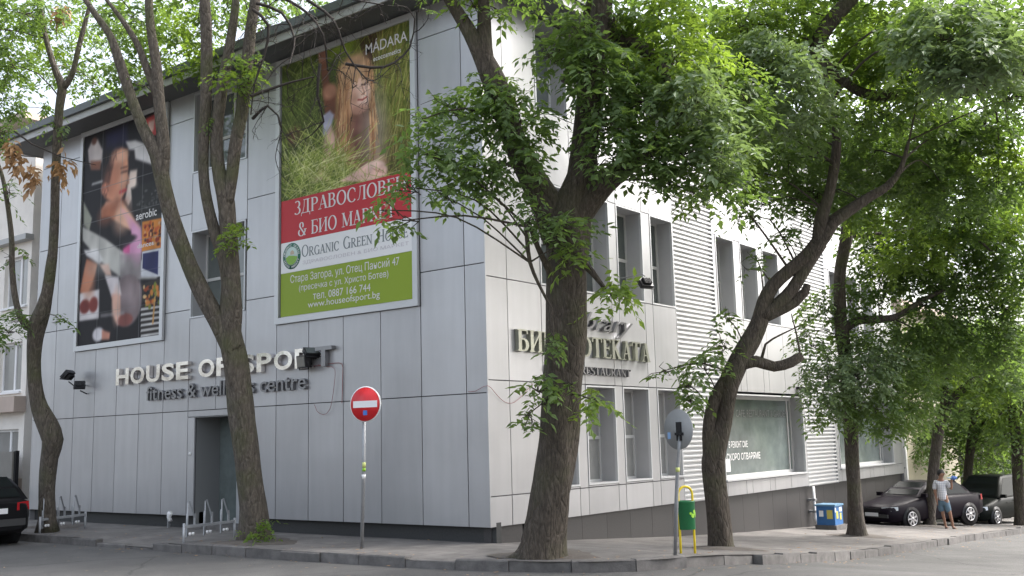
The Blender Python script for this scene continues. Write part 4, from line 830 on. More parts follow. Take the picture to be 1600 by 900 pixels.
tree('street_tree', (75, 824), 'slim tree with a kinked trunk at the far left, withered brown leaves hanging',
     [[(74, 830, 18), (74, 812, 13), (74, 760, 11.5), (77, 715, 13), (81, 688, 16), (73, 662, 15.5), (62, 636, 13), (55, 600, 11), (53, 565, 10.5), (55, 530, 11.5), (58, 508, 13), (66, 485, 11), (73, 458, 8.5), (79, 420, 7.5), (84, 380, 7), (86, 300, 7), (88, 250, 6.5), (93, 170, 6), (97, 135, 6.5), (87, 112, 5), (72, 60, 4), (60, -20, 3)],
      [(58, 514, 9), (42, 510, 7), (31, 494, 5), (23, 460, 4.5), (19, 420, 4.2), (18, 370, 4), (10, 310, 3.5), (2, 270, 3), (-14, 230, 2)],
      [(97, 138, 6), (112, 118, 4.5), (124, 70, 4), (140, 10, 3)]], DA,
     [(20, 60, 50, 60, 1, 1.5, M_LEAFY), (60, 100, 50, 50, 3, .6), (10, 150, 35, 60, .5, 1.8), (90, 50, 60, 50, 2, 1.1, M_LEAFY), (150, 90, 50, 50, 3, .9), (40, 20, 80, 30, -1, 1.8), (5, 215, 22, 40, 0, 1.3), (110, 120, 45, 26, 1.5, .9), (150, 30, 60, 40, 4, 1.4),
      (15, 100, 40, 40, -.5, 1.5), (-60, 60, 80, 90, 0, 1.3), (60, -60, 160, 60, 1, 1.1), (30, 500, 34, 18, -.4, 1.6), (12, 520, 22, 16, -.6, 1.6), (95, 500, 14, 22, -.7, .7), (14, 400, 22, 26, 0, .5), (15, 300, 20, 25, 0, .8), (90, 205, 24, 12, 0, 1.3), (150, 130, 40, 22, 2, .9), (70, 170, 20, 16, 2, .7)],
     M_BARKG, M_LEAF, 'street trees round the corner building', extra=withered, cm=.72)
# --- three stemmed tree by the bicycle rack
DB = depth_of(395, 846)
def b_extra(t):
    mb = MB(); random.seed(5)
    def tw(p, d, l, r, lev):
        pts = [p]; q = p.copy(); dd = d.copy()
        for _ in range(5): dd = nrm(dd+rng.normal(0, .22, 3)+np.array([0, 0, -.05])); q = q+dd*l/5; pts.append(q.copy())
        mb.tube(pts, np.linspace(r, r*.35, 6), 5 if lev == 0 else 3, 0, False)
        if lev < 3:
            for k in range((6, 4, 3)[lev]):
                i = rng.integers(1, 6); tw(pts[i], nrm(dd+rng.normal(0, .75, 3)), l*rng.uniform(.3, .6), r*.5, lev+1)
    lines = [[(395, 15), (420, 40), (412, 90), (398, 130), (392, 180)], [(400, 5), (440, 20), (460, 60), (452, 100)], [(440, -5), (480, 20), (505, 55), (512, 110)], [(480, 0), (520, 30), (540, 80), (562, 112), (575, 126)],
             [(540, 100), (600, 105), (640, 75), (648, 30)], [(392, 150), (420, 140), (450, 130), (490, 120)], [(395, 185), (418, 165), (434, 180), (440, 200)], [(500, 100), (496, 150), (506, 190), (488, 210)], [(300, -10), (400, -12), (500, -8), (600, 8)]]
    for l in lines:
        C = crom([at(*p, DB-.5+rng.normal(0, .15)) for p in l], .2); mb.tube(C, np.linspace(.034, .012, len(C)), 5, 0, False)
        for k in range(1, len(C)): tw(C[k], nrm(rng.normal(0, .8, 3)+np.array([0, 0, -.4])), rng.uniform(.4, 1.1), .012, 1)
    mb.build('dead_twigs', M_TWIG, t)
    c = at(402, 832, DB-.45); n = 26; P = c+rng.normal(0, 1, (n, 3))*[.16, .16, .10]; D = rng.normal(0, .6, (n, 3)); D[:, 2] += .5
    leaf_mesh('basal_leaves', leaves_from_sprays(P, D, .10, 9, .28, .4), M_LEAFY, t)
tree('street_tree', (395, 846), 'tall tree dividing into several stems before the entrance, green shoots at its foot',
     [[(398, 850, 30), (397, 835, 25), (394, 790, 22), (387, 720, 20.5), (380, 660, 20), (372, 600, 18.5), (364, 550, 18), (359, 518, 17), (362, 480, 17), (361, 430, 15), (358, 380, 14), (353, 320, 13), (349, 295, 12), (342, 265, 10), (339, 205, 9), (346, 140, 9), (358, 75, 8), (368, 10, 6), (372, -60, 4)],
      [(366, 548, 18), (345, 510, 15), (318, 460, 14), (292, 405, 13), (270, 345, 13), (256, 290, 12), (245, 240, 12), (226, 205, 9), (204, 150, 8), (186, 95, 8), (172, 55, 6), (146, 18, 5), (120, -20, 3)],
      [(253, 275, 10), (256, 230, 10), (249, 165, 9), (244, 100, 8), (235, 40, 7), (233, -10, 6), (238, -80, 4)],
      [(246, 150, 7), (230, 108, 6), (214, 68, 5), (190, 30, 4), (160, -8, 2.5)],
      [(363, 505, 14), (358, 455, 11), (350, 405, 10), (336, 365, 9), (324, 315, 8.5), (318, 265, 8.5), (319, 200, 9), (322, 150, 9), (323, 70, 9), (320, 0, 8), (314, -80, 5)],
      [(354, 318, 11), (362, 275, 10), (368, 225, 10), (380, 165, 10), (385, 120, 9.5), (390, 60, 9), (398, 5, 8), (410, -70, 5)]], DB,
     [(375, 120, 36, 26, -.3, 2.2, M_LEAFY), (395, 95, 26, 20, -.3, 1.5), (364, 372, 20, 22, -.5, 2.4, M_LEAFY), (335, 205, 12, 20, 0, 1), (212, 132, 18, 10, 0, 1), (300, 40, 50, 50, 3, 1.5, M_LEAFY), (260, 60, 40, 60, 4, 1.5, M_LEAFY), (205, 70, 40, 60, 4, 1.6), (320, 90, 40, 30, 4, 1.3, M_LEAFY),
      (430, 20, 60, 26, 5, 1.5), (480, 10, 60, 20, 6, 1.1), (210, 30, 60, 40, 2, 1.4), (350, 10, 60, 30, 3, 1.2), (280, -50, 140, 60, 1, 1.1), (430, -50, 140, 50, 1, 1), (600, 0, 30, 14, 2, .8), (180, 110, 36, 22, 3, 1.5)],
     M_BARKG, M_LEAF, 'street trees round the corner building', extra=b_extra, cm=.8)
# --- thick tree on the corner
DC = depth_of(848, 871)
def c_extra(t):
    mb = MB(); rngs = [((833, 868), (800, 880, 14)), ((800, 872), (786, 880, 8)), ((884, 872), (895, 880, 8))]
    for pts in ([(832, 852, 12), (815, 866, 9), (800, 872, 6), (784, 876, 2)], [(868, 850, 9), (880, 868, 7), (892, 876, 2.5)]): limb(mb, [(a, b, c, -.05) for a, b, c in pts], DC, 8, .15)
    mb.build('surface_roots', M_BARK, t)
tree('street_tree', (848, 873), 'thickest dark trunk forking into heavy limbs on the street corner',
     [[(844, 878, 48), (845, 866, 41), (850, 835, 35), (859, 790, 32), (868, 730, 31), (874, 670, 30.5), (878, 600, 29), (883, 530, 31), (886, 460, 31), (888, 400, 33), (886, 355, 37), (893, 320, 30), (908, 280, 24), (915, 215, 20), (922, 150, 19), (931, 80, 18), (940, 10, 16), (946, -80, 12)],
      [(878, 372, 30), (856, 320, 25), (832, 278, 21), (808, 230, 19), (790, 180, 19), (772, 130, 20), (752, 85, 15), (735, 52, 12), (716, 20, 10), (694, -15, 8), (660, -80, 5)],
      [(772, 135, 16), (760, 95, 13), (757, 55, 12), (756, 10, 9), (750, -60, 6)],
      [(890, 350, 26), (922, 310, 22), (946, 284, 19), (975, 262, 16), (1010, 235, 13), (1045, 200, 10), (1085, 160, 7)],
      [(884, 130, 9, .5), (895, 108, 12, .5), (905, 60, 9, .5), (918, 20, 7, .5), (930, -30, 5, .5)],
      [(862, 95, 8, .3), (890, 70, 12, .3), (930, 38, 17, .3), (975, 60, 13, .2), (1010, 80, 10, 0), (1034, 106, 8, -.2), (1050, 150, 5, -.4)],
      [(862, 430, 6, -.3), (840, 385, 4, -.5), (824, 345, 4, -.6), (828, 410, 3, -.6), (855, 470, 2, -.6)],
      [(905, 405, 7, -.2), (925, 425, 5, -.4), (944, 450, 3, -.5)]], DC,
     [(720, 180, 62, 46, -.3, 2.0), (775, 140, 56, 34, -.1, 1.6), (670, 240, 54, 38, -.6, 1.9), (732, 265, 60, 44, -.5, 1.9), (815, 190, 66, 52, -.4, 2.0), (800, 262, 60, 34, -.6, 1.5), (634, 292, 32, 24, -.7, 1.5), (597, 328, 22, 9, -.8, 1.4), (690, 305, 30, 16, -.7, 1.5), (650, 190, 22, 16, -.7, 1.2),
      (762, 300, 26, 26, -.6, .9), (835, 330, 40, 30, -.7, 1.2), (628, 345, 26, 10, -.8, 1.8),
      (882, 362, 44, 36, -.8, 1.5), (902, 395, 30, 22, -.8, 1.4, M_LEAFY), (850, 345, 26, 22, -.7, 1.0), (955, 462, 40, 24, -.6, 1.7, M_LEAFY), (868, 548, 20, 24, -.7, 1.2), (840, 610, 34, 22, -.5, 1.9), (822, 650, 26, 18, -.5, 1.5), (928, 625, 32, 20, -.6, 1.7, M_LEAFY), (895, 600, 14, 18, -.7, 1.2), (865, 525, 16, 14, -.7, 1.3), 
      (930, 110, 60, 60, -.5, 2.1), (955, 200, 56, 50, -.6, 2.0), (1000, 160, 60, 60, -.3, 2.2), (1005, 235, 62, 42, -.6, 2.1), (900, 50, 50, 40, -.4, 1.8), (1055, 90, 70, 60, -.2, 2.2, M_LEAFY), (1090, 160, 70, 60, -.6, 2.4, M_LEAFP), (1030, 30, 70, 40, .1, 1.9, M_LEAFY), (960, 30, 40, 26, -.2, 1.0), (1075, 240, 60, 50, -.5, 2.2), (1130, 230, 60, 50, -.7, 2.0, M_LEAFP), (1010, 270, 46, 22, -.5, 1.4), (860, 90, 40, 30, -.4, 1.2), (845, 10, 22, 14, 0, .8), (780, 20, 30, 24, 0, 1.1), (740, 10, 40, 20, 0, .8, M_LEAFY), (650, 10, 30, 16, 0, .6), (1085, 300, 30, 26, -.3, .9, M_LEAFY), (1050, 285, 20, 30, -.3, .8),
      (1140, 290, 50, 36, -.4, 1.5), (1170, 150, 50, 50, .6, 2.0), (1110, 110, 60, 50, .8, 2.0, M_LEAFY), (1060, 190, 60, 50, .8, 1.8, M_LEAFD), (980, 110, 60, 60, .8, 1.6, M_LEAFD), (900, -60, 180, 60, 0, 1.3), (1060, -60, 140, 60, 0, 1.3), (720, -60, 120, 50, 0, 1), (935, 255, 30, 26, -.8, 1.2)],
     M_BARKD, M_LEAF, 'street trees round the corner building', extra=c_extra, nside=26, nl=9, L=.145, slen=.40)
# --- curved tree beside the litter bin
DD = depth_of(1127, 857)
tree('street_tree', (1127, 857), 'curved dark trunk twisting right with a sawn off side limb, beside the litter bin',
     [[(1128, 866, 26), (1127, 852, 19), (1123, 810, 17.5), (1117, 760, 17.5), (1114, 720, 18), (1120, 690, 17), (1131, 660, 13), (1136, 630, 13), (1140, 600, 17), (1157, 560, 15.5), (1173, 530, 15), (1187, 500, 13), (1194, 472, 11), (1208, 446, 10), (1234, 422, 10), (1264, 397, 11), (1286, 370, 12), (1302, 347, 11), (1332, 325, 9), (1360, 306, 8), (1388, 290, 6), (1408, 262, 4), (1420, 220, 2.5)],
      [(1112, 712, 14), (1108, 675, 11), (1112, 640, 10), (1124, 610, 11), (1142, 585, 11)],
      [(1188, 494, 12), (1212, 478, 11), (1238, 452, 10), (1262, 412, 10), (1283, 380, 10)],
      [(1192, 496, 9), (1218, 485, 8), (1242, 472, 8), (1258, 456, 7), (1262, 444, 5)],
      [(1158, 570, 10), (1182, 565, 9), (1210, 573, 8), (1236, 566, 8), (1253, 556, 7)],
      [(1280, 382, 11), (1284, 340, 10), (1296, 300, 8), (1304, 255, 8), (1307, 215, 7), (1298, 160, 7), (1284, 110, 8), (1275, 82, 11), (1283, 55, 12), (1302, 28, 12), (1330, -2, 11), (1370, -50, 8)],
      [(1287, 98, 8), (1316, 126, 7, .3), (1350, 146, 8, .6), (1390, 150, 9, .6), (1440, 140, 9, .5), (1500, 146, 8, .3), (1560, 122, 6), (1620, 110, 4)],
      [(1250, 552, 1.6), (1244, 520, 1.3), (1236, 490, .8)], [(1190, 560, 2.6), (1196, 538, 1.8), (1222, 522, 1.3), (1252, 508, .8)]], DD,
     [(1230, 130, 76, 74, -1.6, 2.5, M_LEAFP), (1195, 90, 60, 50, -1.4, 2.2, M_LEAFP), (1160, 120, 60, 60, -1.2, 2.2), (1280, 190, 50, 40, -.8, 1.8), (1490, 60, 110, 60, -2.2, 2.5, M_LEAFP), (1540, 90, 80, 50, -2.4, 2.4, M_LEAFP), (1500, 112, 60, 36, -2.3, 2.2, M_LEAFP), (1450, 30, 70, 40, -1.8, 2.2),
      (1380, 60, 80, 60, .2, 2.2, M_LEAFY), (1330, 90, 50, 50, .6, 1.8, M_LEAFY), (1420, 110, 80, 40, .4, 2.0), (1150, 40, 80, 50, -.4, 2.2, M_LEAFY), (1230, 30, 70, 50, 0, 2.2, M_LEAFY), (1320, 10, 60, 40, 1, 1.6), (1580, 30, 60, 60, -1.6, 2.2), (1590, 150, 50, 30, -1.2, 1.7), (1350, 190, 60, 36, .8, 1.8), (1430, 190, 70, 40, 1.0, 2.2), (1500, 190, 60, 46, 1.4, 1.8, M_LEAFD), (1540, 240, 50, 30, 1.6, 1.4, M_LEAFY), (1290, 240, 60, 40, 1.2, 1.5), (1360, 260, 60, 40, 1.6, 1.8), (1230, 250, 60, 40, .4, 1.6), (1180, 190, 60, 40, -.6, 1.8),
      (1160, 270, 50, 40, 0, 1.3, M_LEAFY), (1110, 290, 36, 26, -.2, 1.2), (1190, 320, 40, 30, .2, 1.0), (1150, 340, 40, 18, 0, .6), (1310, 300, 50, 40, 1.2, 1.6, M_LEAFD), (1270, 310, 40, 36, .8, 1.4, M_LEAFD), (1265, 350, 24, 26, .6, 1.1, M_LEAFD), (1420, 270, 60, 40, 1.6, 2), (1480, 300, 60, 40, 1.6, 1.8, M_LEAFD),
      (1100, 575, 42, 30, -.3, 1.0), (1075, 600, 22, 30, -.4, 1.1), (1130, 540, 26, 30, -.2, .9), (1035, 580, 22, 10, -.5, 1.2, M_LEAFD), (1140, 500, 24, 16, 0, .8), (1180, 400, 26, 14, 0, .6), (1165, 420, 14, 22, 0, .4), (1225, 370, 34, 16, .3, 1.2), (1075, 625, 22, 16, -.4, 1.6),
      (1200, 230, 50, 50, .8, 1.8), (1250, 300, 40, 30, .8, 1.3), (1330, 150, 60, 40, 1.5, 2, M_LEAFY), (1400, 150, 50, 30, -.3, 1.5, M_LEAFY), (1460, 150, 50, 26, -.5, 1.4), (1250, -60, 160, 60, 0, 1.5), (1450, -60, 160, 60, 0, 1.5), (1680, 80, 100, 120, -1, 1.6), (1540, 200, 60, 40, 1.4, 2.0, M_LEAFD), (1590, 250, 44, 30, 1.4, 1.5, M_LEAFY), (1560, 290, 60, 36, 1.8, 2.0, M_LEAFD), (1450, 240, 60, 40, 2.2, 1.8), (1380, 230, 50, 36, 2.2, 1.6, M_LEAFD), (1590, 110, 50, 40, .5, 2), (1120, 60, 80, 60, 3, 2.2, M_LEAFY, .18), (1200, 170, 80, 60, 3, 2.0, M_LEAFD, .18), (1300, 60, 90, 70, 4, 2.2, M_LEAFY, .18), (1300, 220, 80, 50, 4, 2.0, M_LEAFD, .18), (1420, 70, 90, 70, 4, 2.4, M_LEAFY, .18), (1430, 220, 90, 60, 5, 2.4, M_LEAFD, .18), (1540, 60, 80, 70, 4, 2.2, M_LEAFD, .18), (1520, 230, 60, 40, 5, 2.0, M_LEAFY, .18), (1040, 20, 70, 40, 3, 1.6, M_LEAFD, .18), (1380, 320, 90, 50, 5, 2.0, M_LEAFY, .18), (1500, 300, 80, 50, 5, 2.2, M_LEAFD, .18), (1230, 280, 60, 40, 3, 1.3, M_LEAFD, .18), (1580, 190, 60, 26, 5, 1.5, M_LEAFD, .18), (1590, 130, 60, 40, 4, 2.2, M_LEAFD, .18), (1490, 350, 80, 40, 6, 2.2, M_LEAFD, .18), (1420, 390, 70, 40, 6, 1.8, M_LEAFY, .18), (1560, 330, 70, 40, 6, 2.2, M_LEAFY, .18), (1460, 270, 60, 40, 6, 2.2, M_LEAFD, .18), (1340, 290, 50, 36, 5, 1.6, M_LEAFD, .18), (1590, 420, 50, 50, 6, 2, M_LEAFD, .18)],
     M_BARKD, M_LEAF, 'street trees round the corner building', nside=20, nl=9, L=.15, slen=.40)
# --- upright tree near the recycling box
DE = depth_of(1342, 838)
tree('street_tree', (1342, 838), 'straight upright trunk standing between the blue box and the dark saloon',
     [[(1341, 846, 22), (1340, 832, 15.5), (1337, 800, 11.5), (1333, 750, 11), (1331, 700, 11), (1329, 650, 11), (1324, 600, 10), (1319, 550, 10), (1314, 500, 10), (1312, 455, 9.5), (1313, 420, 9), (1322, 370, 9), (1328, 310, 8), (1330, 240, 6)],
      [(1318, 512, 8), (1345, 500, 7), (1375, 499, 6.5), (1402, 494, 5), (1440, 470, 4), (1480, 450, 3)],
      [(1322, 370, 4, .2), (1370, 366, 3, .2), (1420, 360, 2.8, 0), (1450, 355, 2.6, -.3), (1490, 357, 2.4, -.5), (1530, 376, 2, -.6), (1556, 402, 1.2, -.6)]], DE,
     [(1290, 600, 44, 56, -1, 1.6, M_LEAFP), (1340, 590, 60, 40, -1, 2.2, M_LEAFP), (1370, 640, 50, 36, -.8, 2.2), (1300, 640, 40, 30, -.8, 1.4), (1410, 600, 50, 50, -.4, 2.2), (1370, 560, 60, 34, -.6, 2.2, M_LEAFP), (1350, 520, 60, 30, 0, 1.8), (1330, 470, 50, 36, 0, 1.6, M_LEAFD), (1380, 430, 60, 44, .4, 1.9, M_LEAFD), (1440, 440, 60, 50, .4, 2.2), (1500, 430, 60, 50, .4, 2.2), (1560, 420, 50, 50, .2, 2.2, M_LEAFY), (1460, 380, 60, 40, .6, 2.1, M_LEAFD), (1400, 370, 60, 40, 1, 1.8), (1530, 360, 60, 40, .4, 2.2), (1585, 350, 40, 40, .4, 2, M_LEAFY), (1450, 510, 60, 40, .2, 2.2), (1520, 510, 60, 50, .6, 2.2, M_LEAFD), (1580, 490, 40, 50, .2, 2.2),
      (1420, 540, 60, 30, 0, 2), (1280, 480, 34, 30, .2, 1.2), (1430, 330, 60, 30, 1, 2, M_LEAFD), (1350, 380, 40, 30, 1, 1.5, M_LEAFD), (1590, 290, 34, 40, .4, 1.4, M_LEAFY), (1270, 540, 26, 26, -.8, 1.3), (1390, 670, 34, 18, -.6, 1.6), (1250, 520, 18, 30, -.4, .7), (1430, 640, 34, 30, -.2, 1.6), (1480, 560, 50, 36, .4, 1.9), (1560, 560, 50, 36, .4, 1.7)],
     M_BARK, M_LEAF, 'street trees round the corner building', L=.15, nl=9)
# --- slender forked tree the man stands at
DF = depth_of(1453, 823)+.6
tree('street_tree', (1453, 822), 'slender forked tree where the man in shorts is standing',
     [[(1454, 828, 13), (1453, 812, 9), (1454, 780, 9), (1458, 740, 8.5), (1463, 700, 8), (1468, 665, 8), (1474, 640, 6.5), (1478, 600, 6), (1480, 550, 5), (1484, 480, 4)], [(1471, 655, 8), (1490, 622, 6.5), (1514, 600, 6), (1540, 580, 4.5), (1575, 540, 3)]], DF,
     [(1480, 580, 50, 36, 0, 1.8, M_LEAFY), (1530, 610, 44, 30, .2, 1.8, M_LEAFY), (1440, 600, 40, 36, 0, 1.8), (1570, 590, 40, 40, 0, 2.0), (1500, 640, 30, 24, -.3, 1.2), (1425, 650, 34, 26, -.3, 1.6), (1480, 530, 60, 36, .5, 2), (1560, 530, 50, 36, .5, 2)],
     M_BARK, M_LEAF, 'street trees round the corner building', L=.16, nl=9)
# --- trees behind the parked cars
DG = 38.
gg = at(1510, 802, DG)
tree('street_tree', (1510, 802), 'dark trunk rising behind the parked estate car, further along the pavement',
     [[(1508, 815, 9), (1510, 780, 7.5), (1513, 730, 7), (1518, 690, 7), (1523, 650, 6), (1526, 600, 8), (1530, 500, 6)], [(1518, 690, 7), (1540, 660, 5), (1570, 640, 4)]], DG,
     [(1510, 660, 44, 36, 0, 1.8, M_LEAFD), (1555, 680, 40, 30, 0, 1.6), (1540, 640, 60, 40, .5, 2.0, M_LEAFD), (1460, 690, 30, 30, 1, 1.3, M_LEAFD), (1500, 710, 34, 26, 1, 1.3, M_LEAFD), (1430, 700, 36, 30, 3, 1.6, M_LEAFD), (1580, 720, 40, 26, 3, 1.6, M_LEAFD), (1550, 740, 40, 20, 5, 1.6, M_LEAFD), (1470, 660, 40, 40, 4, 2, M_LEAFD), (1560, 640, 60, 50, 5, 2.2, M_LEAFD), (1545, 720, 30, 20, .5, 1.0), (1520, 560, 90, 70, 0, 2.0), (1450, 560, 70, 60, 1, 1.8)],
     M_BARKD, M_LEAF, 'street trees round the corner building', L=.2, nl=7, slen=.5)
DH = 35.
tree('street_tree', (1593, 812), 'dark leaning trunk at the right edge beside the rear of the last car',
     [[(1596, 825, 13), (1594, 800, 9), (1591, 740, 8), (1588, 690, 8), (1580, 640, 7), (1574, 580, 7), (1570, 480, 5)], [(1584, 660, 7), (1600, 620, 6), (1630, 570, 4)]], DH,
     [(1585, 640, 40, 40, 0, 1.8, M_LEAFY), (1560, 610, 40, 30, 0, 1.5), (1600, 580, 60, 50, .4, 2), (1620, 680, 40, 50, 0, 1.8), (1570, 680, 26, 16, -.4, 1.2)],
     M_BARKD, M_LEAF, 'street trees round the corner building', L=.18, nl=7, slen=.5)
# soil at the feet
for nm, (px, py, r) in {'a': (76, 824, .75), 'b': (392, 848, .8), 'c': (846, 868, .8), 'd': (1128, 858, .7), 'e': (1344, 838, .75), 'f': (1453, 823, .6)}.items():
    P, _t = ground(px, py); soil_patch('soil', P[0]+.15, P[1], r)
# --- far trees beyond the building: one of each kind, copied
def far_tree(x, y, h, label, m, n=46, seed=0):
    g = np.random.default_rng(seed); z = gz(x, y); t = thing('background_tree', (x, y, z), label, 'tree', 'trees beyond the end of the building')
    mb = MB(); top = np.array([x+g.normal(0, .6), y+g.normal(0, .6), z+h*.75]); C = crom([np.array([x, y, z-.2]), np.array([x+.15, y, z+h*.35]), top], .5); mb.tube(C, np.linspace(.20, .05, len(C)), 8, 0, True, .08)
    vs = []
    for k in range(n):
        a = g.uniform(0, 2*pi); q = g.uniform(.3, 1)**.5; hh = g.uniform(.28, 1.0); rad = h*.36*sin(pi*min(1, .18+hh*.75))*q; c = np.array([x+rad*cos(a), y+rad*sin(a), z+h*hh])
        mb.tube([C[int(len(C)*min(.95, hh*.9))], (c+C[int(len(C)*min(.95, hh*.9))])/2+[0, 0, .2], c], [.04, .025, .01], 4, 0, False)
        m_ = 16; P = c+g.normal(0, .55, (m_, 3)); D = g.normal(0, .7, (m_, 3)); D[:, 2] -= .25
        vs.append(leaves_from_sprays(P, D, .24, 7, .6, .5, g))
    mb.build('trunk', M_BARKD, t); leaf_mesh('crown', np.concatenate(vs), m, t); return t
def copy_tree(o, loc, rz, label):
    c = o.copy(); COL.objects.link(c); c.location = loc; c.rotation_euler = (0, 0, rz); c['label'] = label
    for ch in list(o.children): d = ch.copy(); COL.objects.link(d); d.parent = c
    return c
ft = [far_tree(X0+43, Y0+3.5, 9.5, 'dense green tree filling the view beyond the parked cars', M_LEAFD, 56, 1), far_tree(X0+36, Y0+8, 8.5, 'bright green bushy tree behind the pale garden wall', M_LEAFY, 50, 2)]
lb = iter(['tall green tree beyond the end wall, half hidden by nearer leaves', 'green tree deep in the yard behind the pale wall', 'sunlit green tree far along the right hand street', 'dark green tree closing the far end of the pavement', 'green tree standing farthest away behind the grey house', 'dark leafy tree between the grey house and the street', 'bushy tree just in front of the grey house corner', 'green tree showing over the eaves behind the left poster', 'green tree crown behind the roof left of the banner'])
for i, (s, y, k) in enumerate(((52, 6, 0), (46, 12, 1), (58, -1.5, 1), (66, 3, 0), (75, 10, 0), (49, -.8, 0), (41, 1.2, 1))):
    l = next(lb); x_, y_ = X0+s, Y0+y; copy_tree(ft[k], (x_, y_, gz(x_, y_)), 1.3*i+.7, l)
for (px, py, d, k) in ((235, 60, 60, 1), (430, 40, 52, 0)):
    q = at(px, py, d); c = copy_tree(ft[k], (q[0], q[1], -.3), .9, next(lb)); c.scale = (1.6, 1.6, 2.0)
# ------------------------------------------------------------------ neighbouring buildings
NB = thing('apartment_building', (X0+.5, Y0+17.6, 0), 'cream apartment house with white windows at the left edge, next to the grey building', 'building')
def NF(s, z, d=0.): return (X0+.5+d, Y0+s, z)
mb = MB(); S0, S1 = 17.45, 40
ops = [(17.75, 19.25, 1.15, 2.42), (17.75, 19.1, 3.5, 4.95), (17.62, 19.0, 6.0, 7.5)]
ops = [(a+k*3.1, b+k*3.1, c, d) for a, b, c, d in ops for k in range(7)]
zrows = [(-.5, 1.15), (1.15, 2.42), (2.42, 3.5), (3.5, 4.95), (4.95, 6.0), (6.0, 7.5), (7.5, 11.5)]
for z0, z1 in zrows:
    os_ = sorted([(a, b) for a, b, c, d in ops if abs(c-z0) < .01]); cur = S0
    for a, b in os_+[(S1, S1)]:
        if a > cur: mb.box(NF(cur, z0), NF(a, z1, .3))
        cur = b
mb.box(NF(S0, -.5, .3), NF(S0+.3, 11.5, 12)); mb.build('wall', M_CREAM, NB)
MB().box(NF(S0-.05, 2.9, -.35), NF(S1, 3.34, -.001)).build('ledge', M_PINKR, NB); MB().box(NF(S0-.02, -.5, -.02), NF(S1, 1.02, -.001)).build('base_course', M_PINKR, NB)
MB().box(NF(S0-.1, 7.9, -.25), NF(S1, 8.06, -.001)).build('cornice', M_FASCIA, NB)
mb = MB(); mb.box(NF(S0-.1, 11.5, -.5), NF(S1, 11.7, 12.2)); mb.build('roof', M_PINKR, NB)
for a, b, c, d in ops:
    fr = MB(); q = .07
    fr.box(NF(a, c, .12), NF(a+q, d, .2)).box(NF(b-q, c, .12), NF(b, d, .2)).box(NF(a+q, c, .12), NF(b-q, c+q, .2)).box(NF(a+q, d-q, .12), NF(b-q, d, .2)).box(NF(a+(b-a)*.45-.05, c+q, .125), NF(a+(b-a)*.45+.05, d-q, .195))
    w = fr.build('window', M_WHITE, NB)
    MB().box(NF(a, c, .15), NF(b, d, .16)).build('pane', M_GLASSL, w); MB().box(NF(a-.06, c-.06, -.08), NF(b+.06, c-.002, .12)).build('sill', M_WHITE, w)
GP = thing('gate_pillar', NF(17.75, 0, -.35), 'grey rendered gate pillar with dark edge between the black car and the facade', 'pillar')
MB().box(NF(16.95, -.4, -.55), NF(18.3, 1.78, -.36)).build('pillar_body', mat('grey_render', (.22, .21, .19), .9, noise=.1), GP); MB().box(NF(16.86, -.4, -.5), NF(16.949, 1.8, -.4)).build('dark_edge', M_DARK, GP)
BB = thing('background_house', (X0+27, Y0+6, -1.5), 'pale yellow house wall just past the end of the grey building', 'building')
zb = -2.
mb = MB(); mb.box((X0+26.5, Y0+.9, zb), (X0+34, Y0+14, 6.5)); mb.build('wall', mat('yellow_render', (.36, .33, .25), .9, noise=.1, nscale=1), BB)
MB().box((X0+26.2, Y0+.5, 6.5), (X0+34.3, Y0+14.3, 6.8)).build('roof', M_PINKR, BB)
mb = MB(); mb.box((X0+26.44, Y0+.85, zb), (X0+26.6, Y0+1.1, 6.5)).box((X0+26.42, Y0+3.8, zb), (X0+26.499, Y0+4.1, 6.4)); mb.build('downpipe', M_WHITE, BB)
for k in range(2):
    w = MB().box((X0+26.45, Y0+5+k*3, .6), (X0+26.499, Y0+6.2+k*3, 2.1)).build('window', M_WHITE, BB); MB().box((X0+26.43, Y0+5.1+k*3, .7), (X0+26.449, Y0+6.1+k*3, 2.0)).build('pane', M_GLASS, w)
BG = thing('background_house', (X0+48, Y0+3, -3), 'grey house with pale ledges seen through the trees at the right edge', 'building')
mb = MB(); x_, y_ = X0+46, Y0+.4; mb.box((x_, y_, -4), (x_+22, y_+10, 5.5)); mb.build('wall', mat('grey_house_render', (.30, .28, .26), .9, noise=.15, nscale=.8), BG)
mb = MB()
for z in (-.9, 1.7, 4.4): mb.box((x_-.2, y_-.2, z), (x_+22, y_-.001, z+.22)).box((x_-.2, y_, z), (x_-.001, y_+10, z+.22))
mb.build('ledge', M_FASCIA, BG); MB().box((x_-.4, y_-.4, 5.5), (x_+22.4, y_+10.4, 5.75)).build('roof', M_PINKR, BG)
for z in (-.3, 2.3):
    for k in range(6):
        w = MB().box((x_+1+k*3.4, y_-.05, z), (x_+2.4+k*3.4, y_-.002, z+1.5)).build('window', M_WHITE, BG); MB().box((x_+1.1+k*3.4, y_-.07, z+.1), (x_+2.3+k*3.4, y_-.051, z+1.4)).build('pane', M_GLASS, w)
    for k in range(3):
        w = MB().box((x_-.05, y_+1+k*3, z), (x_-.002, y_+2.3+k*3, z+1.5)).build('window', M_WHITE, BG); MB().box((x_-.07, y_+1.1+k*3, z+.1), (x_-.051, y_+2.2+k*3, z+1.4)).build('pane', M_GLASS, w)
